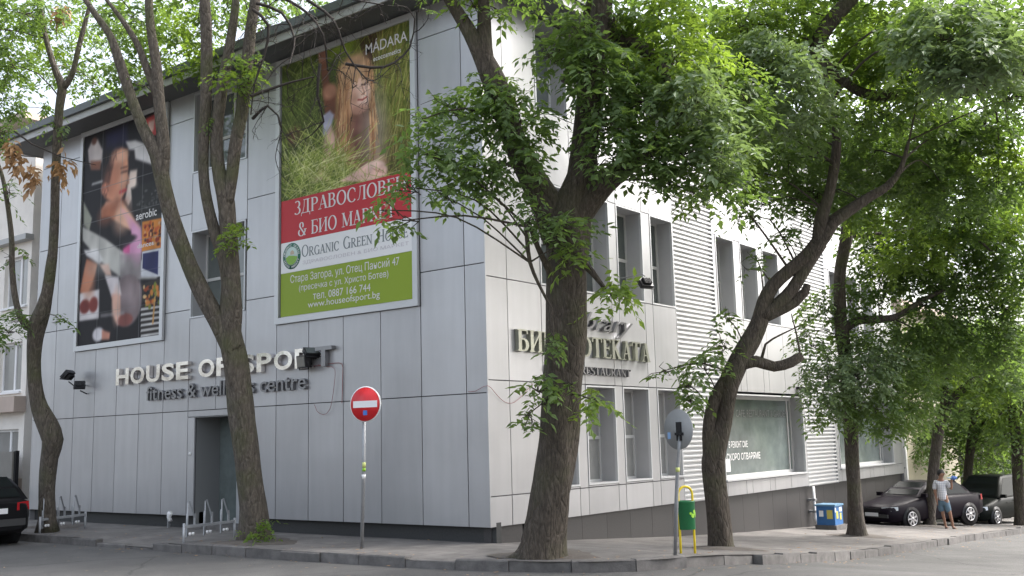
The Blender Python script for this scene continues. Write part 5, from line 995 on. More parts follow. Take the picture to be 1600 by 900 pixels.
# wall with railing beyond the end of the building
FW = thing('garden_wall', (X0+29, Y0-.2, -2), 'low pale wall with a thin metal railing between the building end and the trees', 'wall')
mb = MB(); mb.box((X0+24.4, Y0+.3, -3), (X0+24.6, Y0+5.5, -.62)); mb.box((X0+36, Y0-.6, -4), (X0+36.2, Y0+9, -1.05)); mb.build('masonry', mat('wall_render', (.40, .38, .35), .9, noise=.15, nscale=2), FW)
mb = MB()
for k in range(26): mb.box((X0+24.48, Y0+.35+k*.2, -.619), (X0+24.51, Y0+.375+k*.2, .35))
mb.box((X0+24.475, Y0+.3, .35), (X0+24.515, Y0+5.5, .39)); mb.build('railing', M_STEEL, FW)
# ------------------------------------------------------------------ signs
P, dS = ground(565, 857)
SI = thing('no_entry_sign', (P[0], P[1], P[2]), 'red no entry disc with white bar on a slim steel pole', 'road sign')
top = at(571, 604, dS); base = at(565, 857, dS)
mb = MB(); mb.tube([base-[0, 0, .1], at(568, 740, dS), at(569, 640, dS)], .032, 12); mb.build('pole', M_STEEL, SI)
cdsc = at(571, 631.5, dS-.06); toc = nrm(np.array([-1., -.25, 0])); side = np.cross([0, 0, 1.], toc); upv = np.array([0, 0, 1.])
mb = MB(); mb.disc(cdsc, toc, .302, .012, 40); mb.disc(cdsc+toc*.0075, toc, .285, .004, 40, 1); ds = mb.build('disc', [M_WHITE, M_SIGNRED], SI)
mb = MB(); mb.obox(cdsc+toc*.0115, side*.235, upv*.056, toc*.0015); mb.build('white_bar', M_WHITE, ds)
mb = MB(); mb.obox(cdsc+toc*.0115-upv*.145+side*.0, side*.04, upv*.04, toc*.0015); mb.build('sticker', M_BLUE, ds)
mb = MB(); mb.tube([at(568.5, 722, dS), at(568.4, 731, dS)], .0345, 12, 0); mb.tube([at(568.2, 741, dS), at(568.1, 748, dS)], .0345, 12, 1); mb.tube([at(568.4, 731.2, dS), at(568.3, 736, dS)], .0343, 12, 2); mb.build('pole_sticker', [mat('sticker_yellow', (.55, .6, .2), .5), M_WHITE, M_LIME], SI)
mb = MB(); mb.obox(at(570, 625, dS)-toc*(-.0), side*.05, upv*.015, toc*.03); mb.obox(at(570, 645, dS), side*.05, upv*.015, toc*.03); mb.build('bracket', M_STEEL, SI)
P, dP = ground(1055, 868)
SB = thing('road_sign', (P[0], P[1], P[2]), 'round road sign seen from its grey back on a bent pole', 'road sign')
mb = MB(); mb.tube([at(1055, 872, dP), at(1057, 780, dP), at(1059, 730, dP), at(1061, 705, dP), at(1063, 680, dP)], .03, 12); mb.build('pole', M_STEEL, SB)
cb = at(1060, 671, dP+.06); nb = nrm(np.array([.96, -.29, 0])); sb = np.cross([0, 0, 1.], nb)
mb = MB(); mb.disc(cb, nb, .305, .012, 40); mb.disc(cb+nb*.0075, nb, .28, .003, 40, 1); dk = mb.build('disc', [mat('sign_back', (.30, .31, .315), .55, .1, noise=.1), M_SIGNRED], SB)
mb = MB(); mb.obox(at(1061, 674, dP+.02), sb*.045, upv*.14, nb*.02); mb.obox(at(1061, 678, dP-.03), sb*.055, upv*.02, nb*.04); mb.build('bracket', M_DARK, SB)
mb = MB(); mb.obox(cb-nb*.008-sb*.0+np.array([0, 0, -.09])+(-_r*.14), sb*.03, upv*.05, nb*.001); mb.build('sticker', mat('sticker_pale_blue', (.25, .42, .7), .5), dk)
mb = MB(); mb.tube([at(1058.8, 737, dP), at(1059, 730, dP)], .0325, 12); mb.build('pole_sticker', mat('sticker_yellow', (.55, .6, .2), .5), SB)
# ------------------------------------------------------------------ litter bins
def litter_bin(loc, rz, label):
    t = thing('litter_bin', loc, label, 'litter bin', 'litter bins on yellow hoops', rz)
    w = .125; pts = [(-w, 0, -.1), (-w, 0, .4), (-w, 0, .9)]+[(w*cos(a), 0, .9+w*sin(a)) for a in np.linspace(pi, 0, 13)][1:-1]+[(w, 0, .9), (w, 0, .4), (w, 0, -.1)]
    MB().tube(pts, .019, 10).build('hoop', M_YEL, t, off=(0, 0, 0))
    mb = MB(); n = 28; r0, r1 = .138, .146; vs = []; y = -.0
    for z, r in ((.365, r0*.96), (.372, r0), (.78, r1), (.785, r1+.006), (.805, r1+.006), (.805, r1-.006), (.40, r0-.01)):
        vs += [(r*cos(2*pi*k/n), y+r*.9*sin(2*pi*k/n), z) for k in range(n)]
    mb.add(vs, [(i*n+k, i*n+(k+1) % n, (i+1)*n+(k+1) % n, (i+1)*n+k) for i in range(6) for k in range(n)]+[tuple(range(n))[::-1], tuple(6*n+k for k in range(n))], 0, True)
    b = mb.build('bin_body', M_BIN, t, off=(0, 0, 0))
    for sgn in (-1, 1):
        mb = MB(); th0 = -pi/2+.35 if sgn < 0 else pi/2
        for du, dz, rr in ((0, 0, .05), (.09, .04, .042), (.05, .09, .04), (-.06, .05, .03), (.12, -.02, .03)):
            c = th0+du*.7/.14; vs = []
            for k in range(10): a = 2*pi*k/10; th = c+rr*.7*cos(a)/.14; r = .1485; vs.append((r*cos(th), r*.9*sin(th), .58+dz*.7+rr*.7*sin(a)))
            mb.add(vs, [tuple(range(10))])
        mb.build('printed_leaf', M_LIME, b, off=(0, 0, 0))
    mb = MB(); mb.box((-w-.02, -.02, .70), (-w+.03, .02, .73)).box((w-.03, -.02, .70), (w+.02, .02, .73)); mb.build('hanger', M_STEEL, t, off=(0, 0, 0)); return t
a, da = ground(1067, 865); b, db_ = ground(1083, 864); c = (a+b)/2
lbin = litter_bin((c[0], c[1], gz(c[0], c[1])), math.atan2(_r[1], _r[0])+.35, 'green litter bin on a tall yellow hoop by the curved tree')
q = at(33, 805, 27.5); litter_bin((X0-.45, Y0+17.0, gz(X0-.45, Y0+17)), .4, 'green litter bin on a yellow hoop behind the black car')
# ------------------------------------------------------------------ bicycle racks
def rack(loc, rz, n, L_, label):
    t = thing('bicycle_rack', loc, label, 'bike rack', 'steel bicycle racks', rz)
    mb = MB(); mb.tube([(0, 0, -.1), (0, 0, .36)], .024, 10); mb.build('post', M_GALV, t, off=(0, 0, 0)); mb = MB(); mb.tube([(L_, 0, -.1), (L_, 0, .36)], .024, 10); mb.build('post', M_GALV, t, off=(0, 0, 0))
    mb = MB(); mb.box((0.025, -.025, .27), (L_-.025, .025, .32)); mb.build('rail', M_GALV, t, off=(0, 0, 0))
    for k in range(n):
        x = L_*(k+.3)/n; h = MB(); pts = [(x, .03, .1), (x, .12, .12), (x, .12, .42), (x, .16, .5), (x, .26, .53), (x, .36, .5), (x, .4, .42), (x, .4, .12)]
        h.tube([(p[0]+(p[1]-.1)*.55, p[1]*.5+.02, p[2]) for p in pts], .014, 8); hh = h.build('wheel_hoop', M_GALV, t, off=(0, 0, 0))
        mb = MB(); mb.tube([(x, .045, .1), (x, .045, .74)], .011, 8); mb.obox((x+.09, .03, .60), (.012, .02, 0), (.0, .012, 0), (-.07, 0, .16)); mb.obox((x+.165, .03, .42), (.018, 0, 0), (0, .014, 0), (0, 0, .1)); mb.build('lock_arm', M_GALV, t, off=(0, 0, 0))
        mb = MB(); mb.disc((x-.03, -.05, .16), (0, 1, 0), .03, .03, 10); mb.disc((x+.05, -.05, .16), (0, 1, 0), .03, .03, 10); mb.build('fixing_cap', M_WHITE, t, off=(0, 0, 0))
    return t
P1, _ = ground(287, 849); P2 = at(366, 838, 20.3); v = P2-P1; rack((P1[0], P1[1], gz(P1[0], P1[1])), math.atan2(v[1], v[0]), 3, 1.35, 'grey steel bicycle rack with three slots before the glass entrance')
P1, _ = ground(62, 832); P1b = at(62, 832, 22.2); P2 = at(122, 824, 23.4); v = P2-P1b; rack((P1b[0], P1b[1], gz(P1b[0], P1b[1])), math.atan2(v[1], v[0]), 3, 1.5, 'grey steel bicycle rack at the foot of the kinked tree')
# ------------------------------------------------------------------ floodlights, cables, pipe
def flood(name, c, aim, size, label, arm, cat='floodlight', grp='floodlights fixed to the facades'):
    c = np.array(c); aim = nrm(np.array(aim, float)); t = thing(name, c, label, cat, grp); sd_ = nrm(np.cross(aim, [0, 0, 1.])); u_ = np.cross(sd_, aim)
    mb = MB(); mb.obox(c, sd_*size*.5, u_*size*.36, aim*size*.16); mb.obox(c-aim*size*.24, sd_*size*.34, u_*size*.22, aim*size*.08)
    for k in range(5): mb.obox(c-aim*size*.3+sd_*size*(k-2)*.14, sd_*size*.01, u_*size*.22, aim*size*.08)
    mb.build('housing', M_DARK, t)
    mb = MB(); mb.obox(c+aim*size*.165, sd_*size*.43, u_*size*.29, aim*.004); mb.build('lens', M_GLASS, t)
    mb = MB(); mb.tube([c-sd_*size*.53, c-sd_*size*.53-u_*size*.45, c+sd_*size*.53-u_*size*.45, c+sd_*size*.53], .012, 6); mb.build('yoke', M_DARK, t)
    mb = MB(); mb.tube(arm, .016, 8); mb.build('arm', M_STEEL if name == 'arm_lamp' else M_DARK, t); return t
dfl = (np.array(LF(4.9, 3.5, -.32))-CAM)@_F
flood('floodlight', LF(13.66, 3.70, -.35), (-.3, .5, .55), .34, 'black floodlight left of the raised letters on the grey facade', [LF(13.4, 3.42, -.01), LF(13.45, 3.42, -.3), LF(13.62, 3.52, -.34)])
flood('floodlight', LF(13.3, 3.43, -.22), (.5, .6, -.3), .26, 'small black floodlight under a bigger one, left of the raised letters', [LF(13.3, 3.2, -.01), LF(13.3, 3.28, -.2)])
flood('floodlight', at(487, 551, dfl), (-.2, -.5, .7), .33, 'black floodlight covering the upper R of the raised letters', [LF(4.7, 3.45, -.02), at(486, 566, dfl), at(487, 556, dfl)])
flood('floodlight', at(474, 565, dfl), (-.9, .2, -.1), .36, 'large black floodlight box hanging in front of the lower R', [LF(4.8, 3.45, -.02), at(476, 572, dfl)])
lampP = RF(5.74, 5.18, -1.05)
P_ = at(1008, 443, proj_d) if False else None
dl = np.array(RF(5.1, 5.16, -.85)); dd_ = (dl-CAM)@_F; pl = at(1008, 443, dd_)
flood('arm_lamp', pl, nrm(np.array([.25, .75, -.6])), .32, 'grey lamp head on a long arm in front of the upper windows', [at(964, 436, dd_+.9), at(1004, 428, dd_), at(1008, 432, dd_)], 'lamp')
DC_ = thing('security_camera', RF(14.1, 2.9, -.1), 'small dark security camera above the big shop window', 'camera')
mb = MB(); mb.box(RF(14.08, 2.97, -.1), RF(14.2, 3.05, -.001)); mb.build('mount', M_DARK, DC_); mb = MB(); mb.obox(RF(14.12, 2.95, -.2), (.05, 0, 0), (0, .11, .03), (0, -.01, .04)); mb.obox(RF(14.3, 3.0, -.12), (.04, 0, 0), (0, .08, .02), (0, -.01, .05)); mb.build('body', M_DARK, DC_)
def cable(pts, r, m, label):
    C = crom([np.array(p) for p in pts], .08); o = MB().tube(C, r, 5, 0, False).build('cable', m, None, off=pts[0]); tag(o, label, 'cable')
def Lp(x, y, d=-.03): s, z = sx(x, y); return LF(s, z, d)
def Rp(x, y, d=-.03): s, z = sy(x, y); return RF(s, z, d)
cable([Lp(*p) for p in ((490, 572), (505, 571), (520, 568), (536, 569), (537, 590), (536, 630))], .007, M_CABLE, 'red cable running from the floodlight down the panels')
cable([Lp(*p, -.05) for p in ((500, 570), (515, 573), (526, 577), (524, 610), (518, 640), (508, 648), (498, 642), (494, 632))], .005, M_CABLE, 'thin looped cable hanging below the raised letters')
cable([Lp(733, 612, -.03), Lp(745, 611, -.035), LF(-.03, 2.72, -.03), Rp(775, 618, -.03), Rp(786, 628, -.035), Rp(798, 630, -.03), Rp(810, 622, -.03), Rp(830, 600, -.03)], .005, M_CABLE, 'thin cable wrapped round the corner of the building')
cable([at(*p, DC-.9) for p in ((1008, 448), (1012, 500), (1012, 540), (1014, 600))], .006, M_STEEL, 'thin wire dropping straight down from the arm lamp') if False else None
DPp = thing('drainpipe', RF(14.7, -1, -.05), 'white drainpipe at the end of the ribbed strip beside the blue box', 'pipe')
gzp = gz(X0+14.7, Y0); mb = MB(); mb.tube([RF(14.72, .2, -.06), RF(14.72, gzp+.25, -.06), RF(14.75, gzp+.12, -.1), RF(14.85, gzp+.06, -.22)], .04, 12); mb.build('pipe', M_WHITE, DPp)
mb = MB(); mb.box(RF(14.65, -.2, -.12), RF(14.79, -.14, .1)).box(RF(14.65, gzp+.4, -.12), RF(14.79, gzp+.46, .1)); mb.build('clamp', M_STEEL, DPp)
SPt = thing('ground_spotlight', LF(9.4, .1, -.3), 'small pale spotlight leaning at the foot of the dark plinth', 'spotlight')
p0 = at(264, 808, (np.array(LF(9.4, .2, -.15))-CAM)@_F); mb = MB(); mb.tube([p0-[0, .06, .09], p0+[0, -.0, .0], p0+np.array([-.03, -.08, .1])], [.045, .05, .06], 12); mb.build('housing', M_WHITE, SPt); mb = MB(); mb.box(p0-[.03, .02, .25], p0+[.03, .02, -.05]); mb.build('stake', M_STEEL, SPt)
# blue recycling box
P, dR = ground(1299, 819); dR -= .3
bs = syd(1297, 815, -.75)[0]; print('BOX', bs)
RBX = thing('recycling_box', (X0+bs, Y0-.75, gz(X0+bs, Y0-.75)), 'blue box with yellow stickers standing beside the white drainpipe', 'box')
o = np.array(RBX.location); mb = MB(); mb.box(o+[-.34, -.30, -.1], o+[.36, .30, .13]); mb.build('concrete_foot', M_KERB, RBX)
mb = MB(); mb.box(o+[-.30, -.26, .131], o+[.30, .26, .64]); bx = mb.build('box_body', mat('box_blue', (.03, .13, .33), .45, noise=.2, nscale=6), RBX)
mb = MB(); mb.box(o+[-.33, -.29, .641], o+[.33, .29, .69]); mb.build('lid', mat('box_lid', (.12, .24, .36), .45), RBX)
m_g = mat('sticker_gold', (.55, .48, .1), .5)
for lo_, hi_ in (([-.308, -.20, .3], [-.301, -.04, .54]), ([-.2, -.268, .3], [-.06, -.261, .5]), ([.06, -.268, .26], [.18, -.261, .44])): MB().box(o+lo_, o+hi_).build('sticker', m_g, bx)
for lo_, hi_ in (([-.308, .06, .36], [-.301, .18, .52]), ([-.28, -.268, .48], [-.2, -.261, .6]), ([.03, -.269, .48], [.22, -.262, .6])): MB().box(o+lo_, o+hi_).build('paper_sticker', M_WHITE, bx)
# ------------------------------------------------------------------ cars
M_TYRE = mat('tyre', (.015, .015, .016), .85); M_RIM = mat('rim', (.6, .6, .62), .3, .8); M_CGL = mat('car_glass', (.012, .015, .015), .25, 0, .12); M_HEAD = mat('headlight_glass', (.62, .64, .66), .12, .3, .8); M_TAIL = mat('tail_red', (.45, .015, .02), .2, 0, .7); M_AMB = mat('indicator_amber', (.6, .25, .03), .3)
def car(loc, rz, paint, label, L_=4.3, Wd=1.70, H=1.42, kind='saloon', pale_plate=True):
    t = thing('parked_car', loc, label, 'car', 'cars parked round the building', rz); Z = (0, 0, 0); h2 = Wd/2
    def B(mb, name, m, parent=t): return mb.build(name, m, parent, off=Z)
    # body: stations along x (front = +x): x, underside, shoulder height, half width, top crown
    F, Rr_ = L_/2, -L_/2
    prof = [(F, .30, .52, .55), (F-.03, .24, .60, .66), (F-.12, .20, .66, .76), (F-.35, .19, .73, .82), (F-.7, .19, .80, .84), (F-1.05, .19, .87, .85), (F-1.35, .19, .92, .85), (0, .19, .93, .85), (Rr_+1.2, .19, .94, .85), (Rr_+.7, .19, .95, .845), (Rr_+.3, .22, .95 if kind == 'saloon' else .96, .83), (Rr_+.08, .26, .92, .79), (Rr_, .33, .84, .70)]
    mb = MB(); ring = []
    for x, zb_, zt, hw in prof:
        hw = hw*Wd/1.7; zm = zb_+(zt-zb_)*.55
        half = [(hw*.80, zb_), (hw*.97, zb_+.09), (hw, zm), (hw*.985, zt-.10), (hw*.93, zt-.02), (hw*.80, zt+.012), (hw*.4, zt+.03)]
        ring.append([(x, y, z) for y, z in half]+[(x, -y, z) for y, z in half[::-1]])
    n = len(ring[0]); vs = [p for r in ring for p in r]
    mb.add(vs, [(i*n+k, i*n+(k+1) % n, (i+1)*n+(k+1) % n, (i+1)*n+k) for i in range(len(ring)-1) for k in range(n)], 0, True); mb.add(ring[0], [tuple(range(n))]); mb.add(ring[-1], [tuple(range(n))[::-1]])
    body = B(mb, 'body', paint)
    xr = {'saloon': (F-1.25, F-1.95, Rr_+1.05, Rr_+.55), 'estate': (F-1.2, F-1.9, Rr_+.55, Rr_+.14)}[kind]
    a, b, c, d = xr; zt = .93; w0, w1 = h2*.91, h2*.70
    st = [(a, zt, zt, w0), (a-(a-b)*.5, zt, zt+(H-zt)*.55, None), (b, zt, H-.03, w1), (b-.35, zt, H, w1), (c+.35, zt, H-.01, w1), (c, zt, H-.05, w1), (c-(c-d)*.55, zt, zt+(H-zt)*.52, None), (d, zt, zt, w0)]
    mb = MB(); vs = []
    for x, z0, z1, w in st:
        fr = (z1-zt)/(H-zt); w_ = w0+(w1-w0)*fr; vs += [(x, w0, z0), (x, w_+.01, z1-.03*fr), (x, w_*.86, z1+.005), (x, -w_*.86, z1+.005), (x, -w_-.01, z1-.03*fr), (x, -w0, z0)]
    mb.add(vs, [(i*6+k, i*6+k+1, (i+1)*6+k+1, (i+1)*6+k) for i in range(len(st)-1) for k in range(5)], 0, True); B(mb, 'cabin', paint)
    def onside(x, z, s, o=.012): f_ = (z-zt)/(H-zt); return (x, s*(w0+(w1-w0)*f_+o), z)
    zl, zh = zt+.03, H-.09
    def edge(x0, x1, f): return x0+(x1-x0)*f
    f0, f1 = (zl-zt)/(H-zt), (zh-zt)/(H-zt)
    for s in (1, -1):
        mid = (b+c)/2+.05; mb = MB(); q = [(edge(a, b, f0)-.16, zl), (mid+.04, zl), (mid+.04, zh), (edge(a, b, f1)-.12, zh)]; mb.add([onside(x, z, s) for x, z in q], [(0, 1, 2, 3)])
        q = [(mid-.04, zl), (edge(d, c, f0)+.18, zl), (edge(d, c, f1)+.1, zh), (mid-.04, zh)]; mb.add([onside(x, z, s) for x, z in q], [(0, 1, 2, 3)]); B(mb, 'side_window', M_CGL)
    for nm, p, q_, sg in (('windscreen', a, b, 1), ('rear_window', d, c, -1)):
        mb = MB(); pts = []
        for f_ in (f0+.05, .55, .93):
            x = edge(p, q_, f_); z = zt+(H-zt)*f_*.995; w = (w0+(w1-w0)*f_)*.84; x += sg*.02; pts += [(x, w, z+.012), (x, -w, z+.012)]
        mb.add(pts, [(0, 1, 3, 2), (2, 3, 5, 4)]); B(mb, nm, M_CGL)
    for sx_ in (1, -1):
        xw = (F-.80) if sx_ > 0 else (Rr_+.80)
        for s in (1, -1):
            mb = MB(); mb.disc((xw, s*(h2-.085), .30), (0, 1, 0), .36, .17, 28); B(mb, 'wheel_arch', M_DARK, body)
            mb = MB(); y = s*(h2-.10); mb.tube([(xw, y-.1, .30), (xw, y-.085, .30), (xw, y+.085, .30), (xw, y+.1, .30)], [.285, .305, .305, .285], 28); w_ = B(mb, 'wheel', M_TYRE)
            mb = MB(); yo = s*(h2+.004); mb.tube([(xw, yo-.02*s, .30), (xw, yo, .30)], [.205, .2], 24, 1)
            for k in range(7): an = 2*pi*k/7; mb.obox((xw+.1*cos(an), yo+.006*s, .30+.1*sin(an)), (.09*cos(an), 0, .09*sin(an)), (-.026*sin(an), 0, .026*cos(an)), (0, .006, 0))
            mb.tube([(xw+.2*cos(q), yo+.004*s, .30+.2*sin(q)) for q in np.linspace(0, 2*pi, 25)], .014, 6); mb.disc((xw, yo+.008*s, .30), (0, 1, 0), .045, .02, 14); B(mb, 'rim', [M_RIM, M_DARK], w_)
    for s in (1, -1):
        mb = MB(); pts = [(F-.055, s*.36, .55), (F-.06, s*.36, .67), (F-.16, s*.66, .675), (F-.30, s*.79, .68), (F-.28, s*.805, .57), (F-.10, s*.68, .55)]; pts = [(x+.03, y*Wd/1.7+s*.008, z) for x, y, z in pts]; mb.add(pts, [(0, 1, 2, 5), (2, 3, 4, 5)]); B(mb, 'headlight', M_HEAD)
        mb = MB(); pts = [(Rr_+.02, s*.46, .72), (Rr_+.02, s*.46, .88), (Rr_+.07, s*.74, .90), (Rr_+.25, s*.825, .90), (Rr_+.25, s*.83, .74), (Rr_+.07, s*.76, .72)]; pts = [(x-.03, y*Wd/1.7+s*.008, z) for x, y, z in pts]; mb.add(pts, [(0, 1, 2, 5), (2, 3, 4, 5)]); B(mb, 'tail_light', M_TAIL)
        mb = MB(); mb.obox((a-.12, s*(h2*.93+.1), .98), (.05, 0, 0), (0, .09, 0), (0, 0, .06)); B(mb, 'wing_mirror', paint)
        mb = MB(); mb.box((F-1.5-.1, s*(h2+.004), .74), (F-2.3, s*(h2+.02), .76)); mb.box((F-2.15, s*(h2), .80), (F-2.3, s*(h2+.025), .825)); B(mb, 'door_trim', M_DARK)
    mb = MB(); mb.box((F-.02, -.32, .53), (F+.012, .32, .62)); B(mb, 'grille', M_DARK); mb = MB(); mb.obox((F-.02, 0, .40), (.04, 0, 0), (0, .62, 0), (0, 0, .05)); B(mb, 'bumper_trim', mat('bumper_strip', (.05, .05, .05), .5)); mb = MB(); mb.obox((Rr_+.02, 0, .48), (.04, 0, 0), (0, .66, 0), (0, 0, .07)); B(mb, 'bumper_trim', MATS['bumper_strip'])
    for x, z in ((F+.024, .44), (Rr_-.03, .72)):
        mb = MB(); mb.box((x-.004, -.26, z-.055), (x+.004, .26, z+.055)); B(mb, 'number_plate', M_WHITE)
    return t
M_CBLK = mat('car_black', (.010, .010, .011), .38, 0, .15); M_CPUR = mat('car_aubergine', (.009, .006, .011), .38, 0, .15); M_CGRN = mat('car_dark_green', (.006, .008, .007), .42, 0, .1)
# estate car at the left edge: rear corner in view
qx = at(26, 820, 20.6); car((X0-4.05, Y0+11.85, gz(X0-4, Y0+11)-.155), radians(93), M_CBLK, 'black hatchback cut off by the left edge, red tail light and pale number plate showing', 4.1, 1.7, 1.43, 'estate')
# saloon on the pavement behind the two trees
w1 = at(1424, 810, 31.2); ang = radians(16+180-36)
def car_at(px, py, d, ang, fx, fy):   # put the wheel (fx, fy in car axes) at a point of the place
    w = at(px, py, d); c, s = cos(ang), sin(ang); x = w[0]-(fx*c-fy*s); y = w[1]-(fx*s+fy*c); return (x, y, gz(x, y))
ang = radians(16+180-40)
l = car_at(1424, 812, 31.6, ang, 4.25/2-.8, .8); car(l, ang, M_CPUR, 'dark aubergine saloon parked askew behind the man, headlights towards the street', 4.25, 1.7, 1.38, 'saloon')
ang = radians(16+180-28)
l = car_at(1556, 812, 35.2, ang, 4.2/2-.8, .8); car(l, ang, M_CGRN, 'dark green estate car parked behind the saloon with its clear headlight in view', 4.2, 1.72, 1.66, 'estate')
ang = radians(14)
l = car_at(1577, 806, 41.0, ang, -4.2/2+.8, -.8); car(l, ang, M_CBLK, 'farthest parked car, only its red tail light and rear corner clearly seen', 4.2, 1.7, 1.5, 'estate')
# ------------------------------------------------------------------ man
def skin_mesh(name, V, E, Rd, m, parent, lev=2, root=0):
    me = bpy.data.meshes.new(name); me.from_pydata([tuple(v) for v in V], E, []); o = bpy.data.objects.new(name, me); COL.objects.link(o)
    sk = o.modifiers.new('skin', 'SKIN'); sk.use_smooth_shade = True
    for i, r in enumerate(Rd): me.skin_vertices[0].data[i].radius = (r, r) if not hasattr(r, '__len__') else r; me.skin_vertices[0].data[i].use_root = (i == root)
    ss = o.modifiers.new('sub', 'SUBSURF'); ss.levels = lev; ss.render_levels = lev
    dg = bpy.context.evaluated_depsgraph_get(); dg.update(); m2 = bpy.data.meshes.new_from_object(o.evaluated_get(dg)); bpy.data.objects.remove(o); bpy.data.meshes.remove(me)
    m2.name = name; m2.materials.clear(); m2.materials.append(m); m2.polygons.foreach_set('use_smooth', [True]*len(m2.polygons))
    ob = bpy.data.objects.new(name, m2); COL.objects.link(ob); ob.parent = parent; return ob
def ellipsoid(c, r, n=14, m=10):
    vs, fs = [], []
    for i in range(m+1):
        for k in range(n): a, b = pi*i/m, 2*pi*k/n; vs.append((c[0]+r[0]*sin(a)*cos(b), c[1]+r[1]*sin(a)*sin(b), c[2]+r[2]*cos(a)))
    for i in range(m):
        for k in range(n): fs.append((i*n+k, (i+1)*n+k, (i+1)*n+(k+1) % n, i*n+(k+1) % n))
    return vs, fs
DM = 30.6; foot = at(1487, 824, DM)
vaz = math.atan2((foot-CAM)[1], (foot-CAM)[0])
MAN = thing('person', (foot[0], foot[1], gz(foot[0], foot[1])), 'man in a checked short sleeved shirt and blue denim shorts lounging beside a slim tree', 'person', rz=vaz-pi/2)
M_SKIN = mat('skin', (.26, .135, .085), .55); M_HAIR = mat('dark_hair', (.012, .010, .009), .6)
# local axes: x to the right of the photograph, y away from the camera, z up
V = [(-.17, .02, .86), (-.18, .02, 1.02), (-.19, .01, 1.22), (-.19, .01, 1.36), (-.19, .0, 1.46), (-.175, -.01, 1.53), (-.165, -.015, 1.60), (-.16, -.01, 1.68),
     (-.33, .01, 1.36), (-.375, .0, 1.24), (-.375, -.02, 1.09), (-.35, -.06, .86), (-.34, -.075, .79),
     (-.06, .01, 1.36), (.03, .0, 1.25), (.085, -.03, 1.16), (.10, -.06, 1.34), (.10, -.06, 1.42),
     (-.25, .03, .82), (-.22, .02, .50), (-.17, .06, .12), (-.16, .06, .045), (-.10, -.04, .03),
     (-.09, .0, .82), (-.02, -.06, .50), (.03, -.02, .12), (.035, -.02, .045), (.11, -.13, .03)]
E = [(0, 1), (1, 2), (2, 3), (3, 4), (4, 5), (5, 6), (6, 7), (3, 8), (8, 9), (9, 10), (10, 11), (11, 12), (3, 13), (13, 14), (14, 15), (15, 16), (16, 17), (0, 18), (18, 19), (19, 20), (20, 21), (21, 22), (0, 23), (23, 24), (24, 25), (25, 26), (26, 27)]
Rd = [(.15, .11), (.155, .115), (.16, .11), (.12, .09), .055, .07, .088, .055, .065, .052, .045, .03, .028, .065, .05, .044, .03, .028, .088, .055, .038, .038, .03, .088, .055, .038, .038, .03]
# fingers
def fingers(wi, d, sidev):
    for k in range(4):
        b0 = np.array(V[wi])+np.array(sidev)*(k-1.5)*.017+np.array(d)*.05; i = len(V); l = (.026, .031, .029, .022)[k]; V.append(tuple(b0)); V.append(tuple(b0+np.array(d)*l)); V.append(tuple(b0+np.array(d)*l*1.8+np.array([.01, -.012, 0]))); Rd.extend([.009, .008, .007]); E.extend([(wi, i), (i, i+1), (i+1, i+2)])
    i = len(V); b0 = np.array(V[wi])+np.array(sidev)*.035; V.append(tuple(b0)); V.append(tuple(b0+np.array(d)*.03+np.array(sidev)*.012)); Rd.extend([.010, .008]); E.extend([(wi, i), (i, i+1)])
fingers(12, (.02, -.1, -1), (.3, -1, 0)); fingers(17, (.3, -.2, .9), (.8, -.5, 0))
bo = skin_mesh('body', V, E, Rd, M_SKIN, MAN)
hc = np.array([-.163, -.012, 1.615]); mb = MB(); vs, fs = ellipsoid(hc, (.083, .098, .115)); mb.add(vs, fs, 0, True); fd = nrm(np.array([.75, -.65, 0])); sdv = np.array([-fd[1], fd[0], 0])
mb.obox(hc+fd*.095+[0, 0, -.012], fd*.02, sdv*.012, [0, 0, .022]); 
for s in (1, -1): vs, fs = ellipsoid(hc+sdv*s*.082+[0, 0, -.01], (.018, .018, .03), 8, 6); mb.add(vs, fs, 0, True)
mb.build('face', M_SKIN, MAN, off=(0, 0, 0))
mb = MB()
for s in (1, -1): vs, fs = ellipsoid(hc+fd*.082+sdv*s*.034+[0, 0, .012], (.013, .013, .008), 8, 6); mb.add(vs, fs, 0, True)
mb.obox(hc+fd*.078+[0, 0, -.055], fd*.006, sdv*.026, [0, 0, .005]); mb.build('eyes_and_mouth', M_HAIR, MAN, off=(0, 0, 0))
mb = MB(); vs, fs = ellipsoid(hc-fd*.022+[0, 0, .028], (.108, .114, .116)); mb.add(vs, fs, 0, True); mb.build('hair', M_HAIR, MAN, off=(0, 0, 0))
SV = [(-.175, .02, .80), (-.18, .02, .95), (-.185, .01, 1.10), (-.19, .01, 1.24), (-.19, .01, 1.38), (-.335, .01, 1.37), (-.38, .0, 1.25), (-.385, -.01, 1.13), (-.05, .01, 1.37), (.035, .0, 1.26), (.07, -.02, 1.19)]
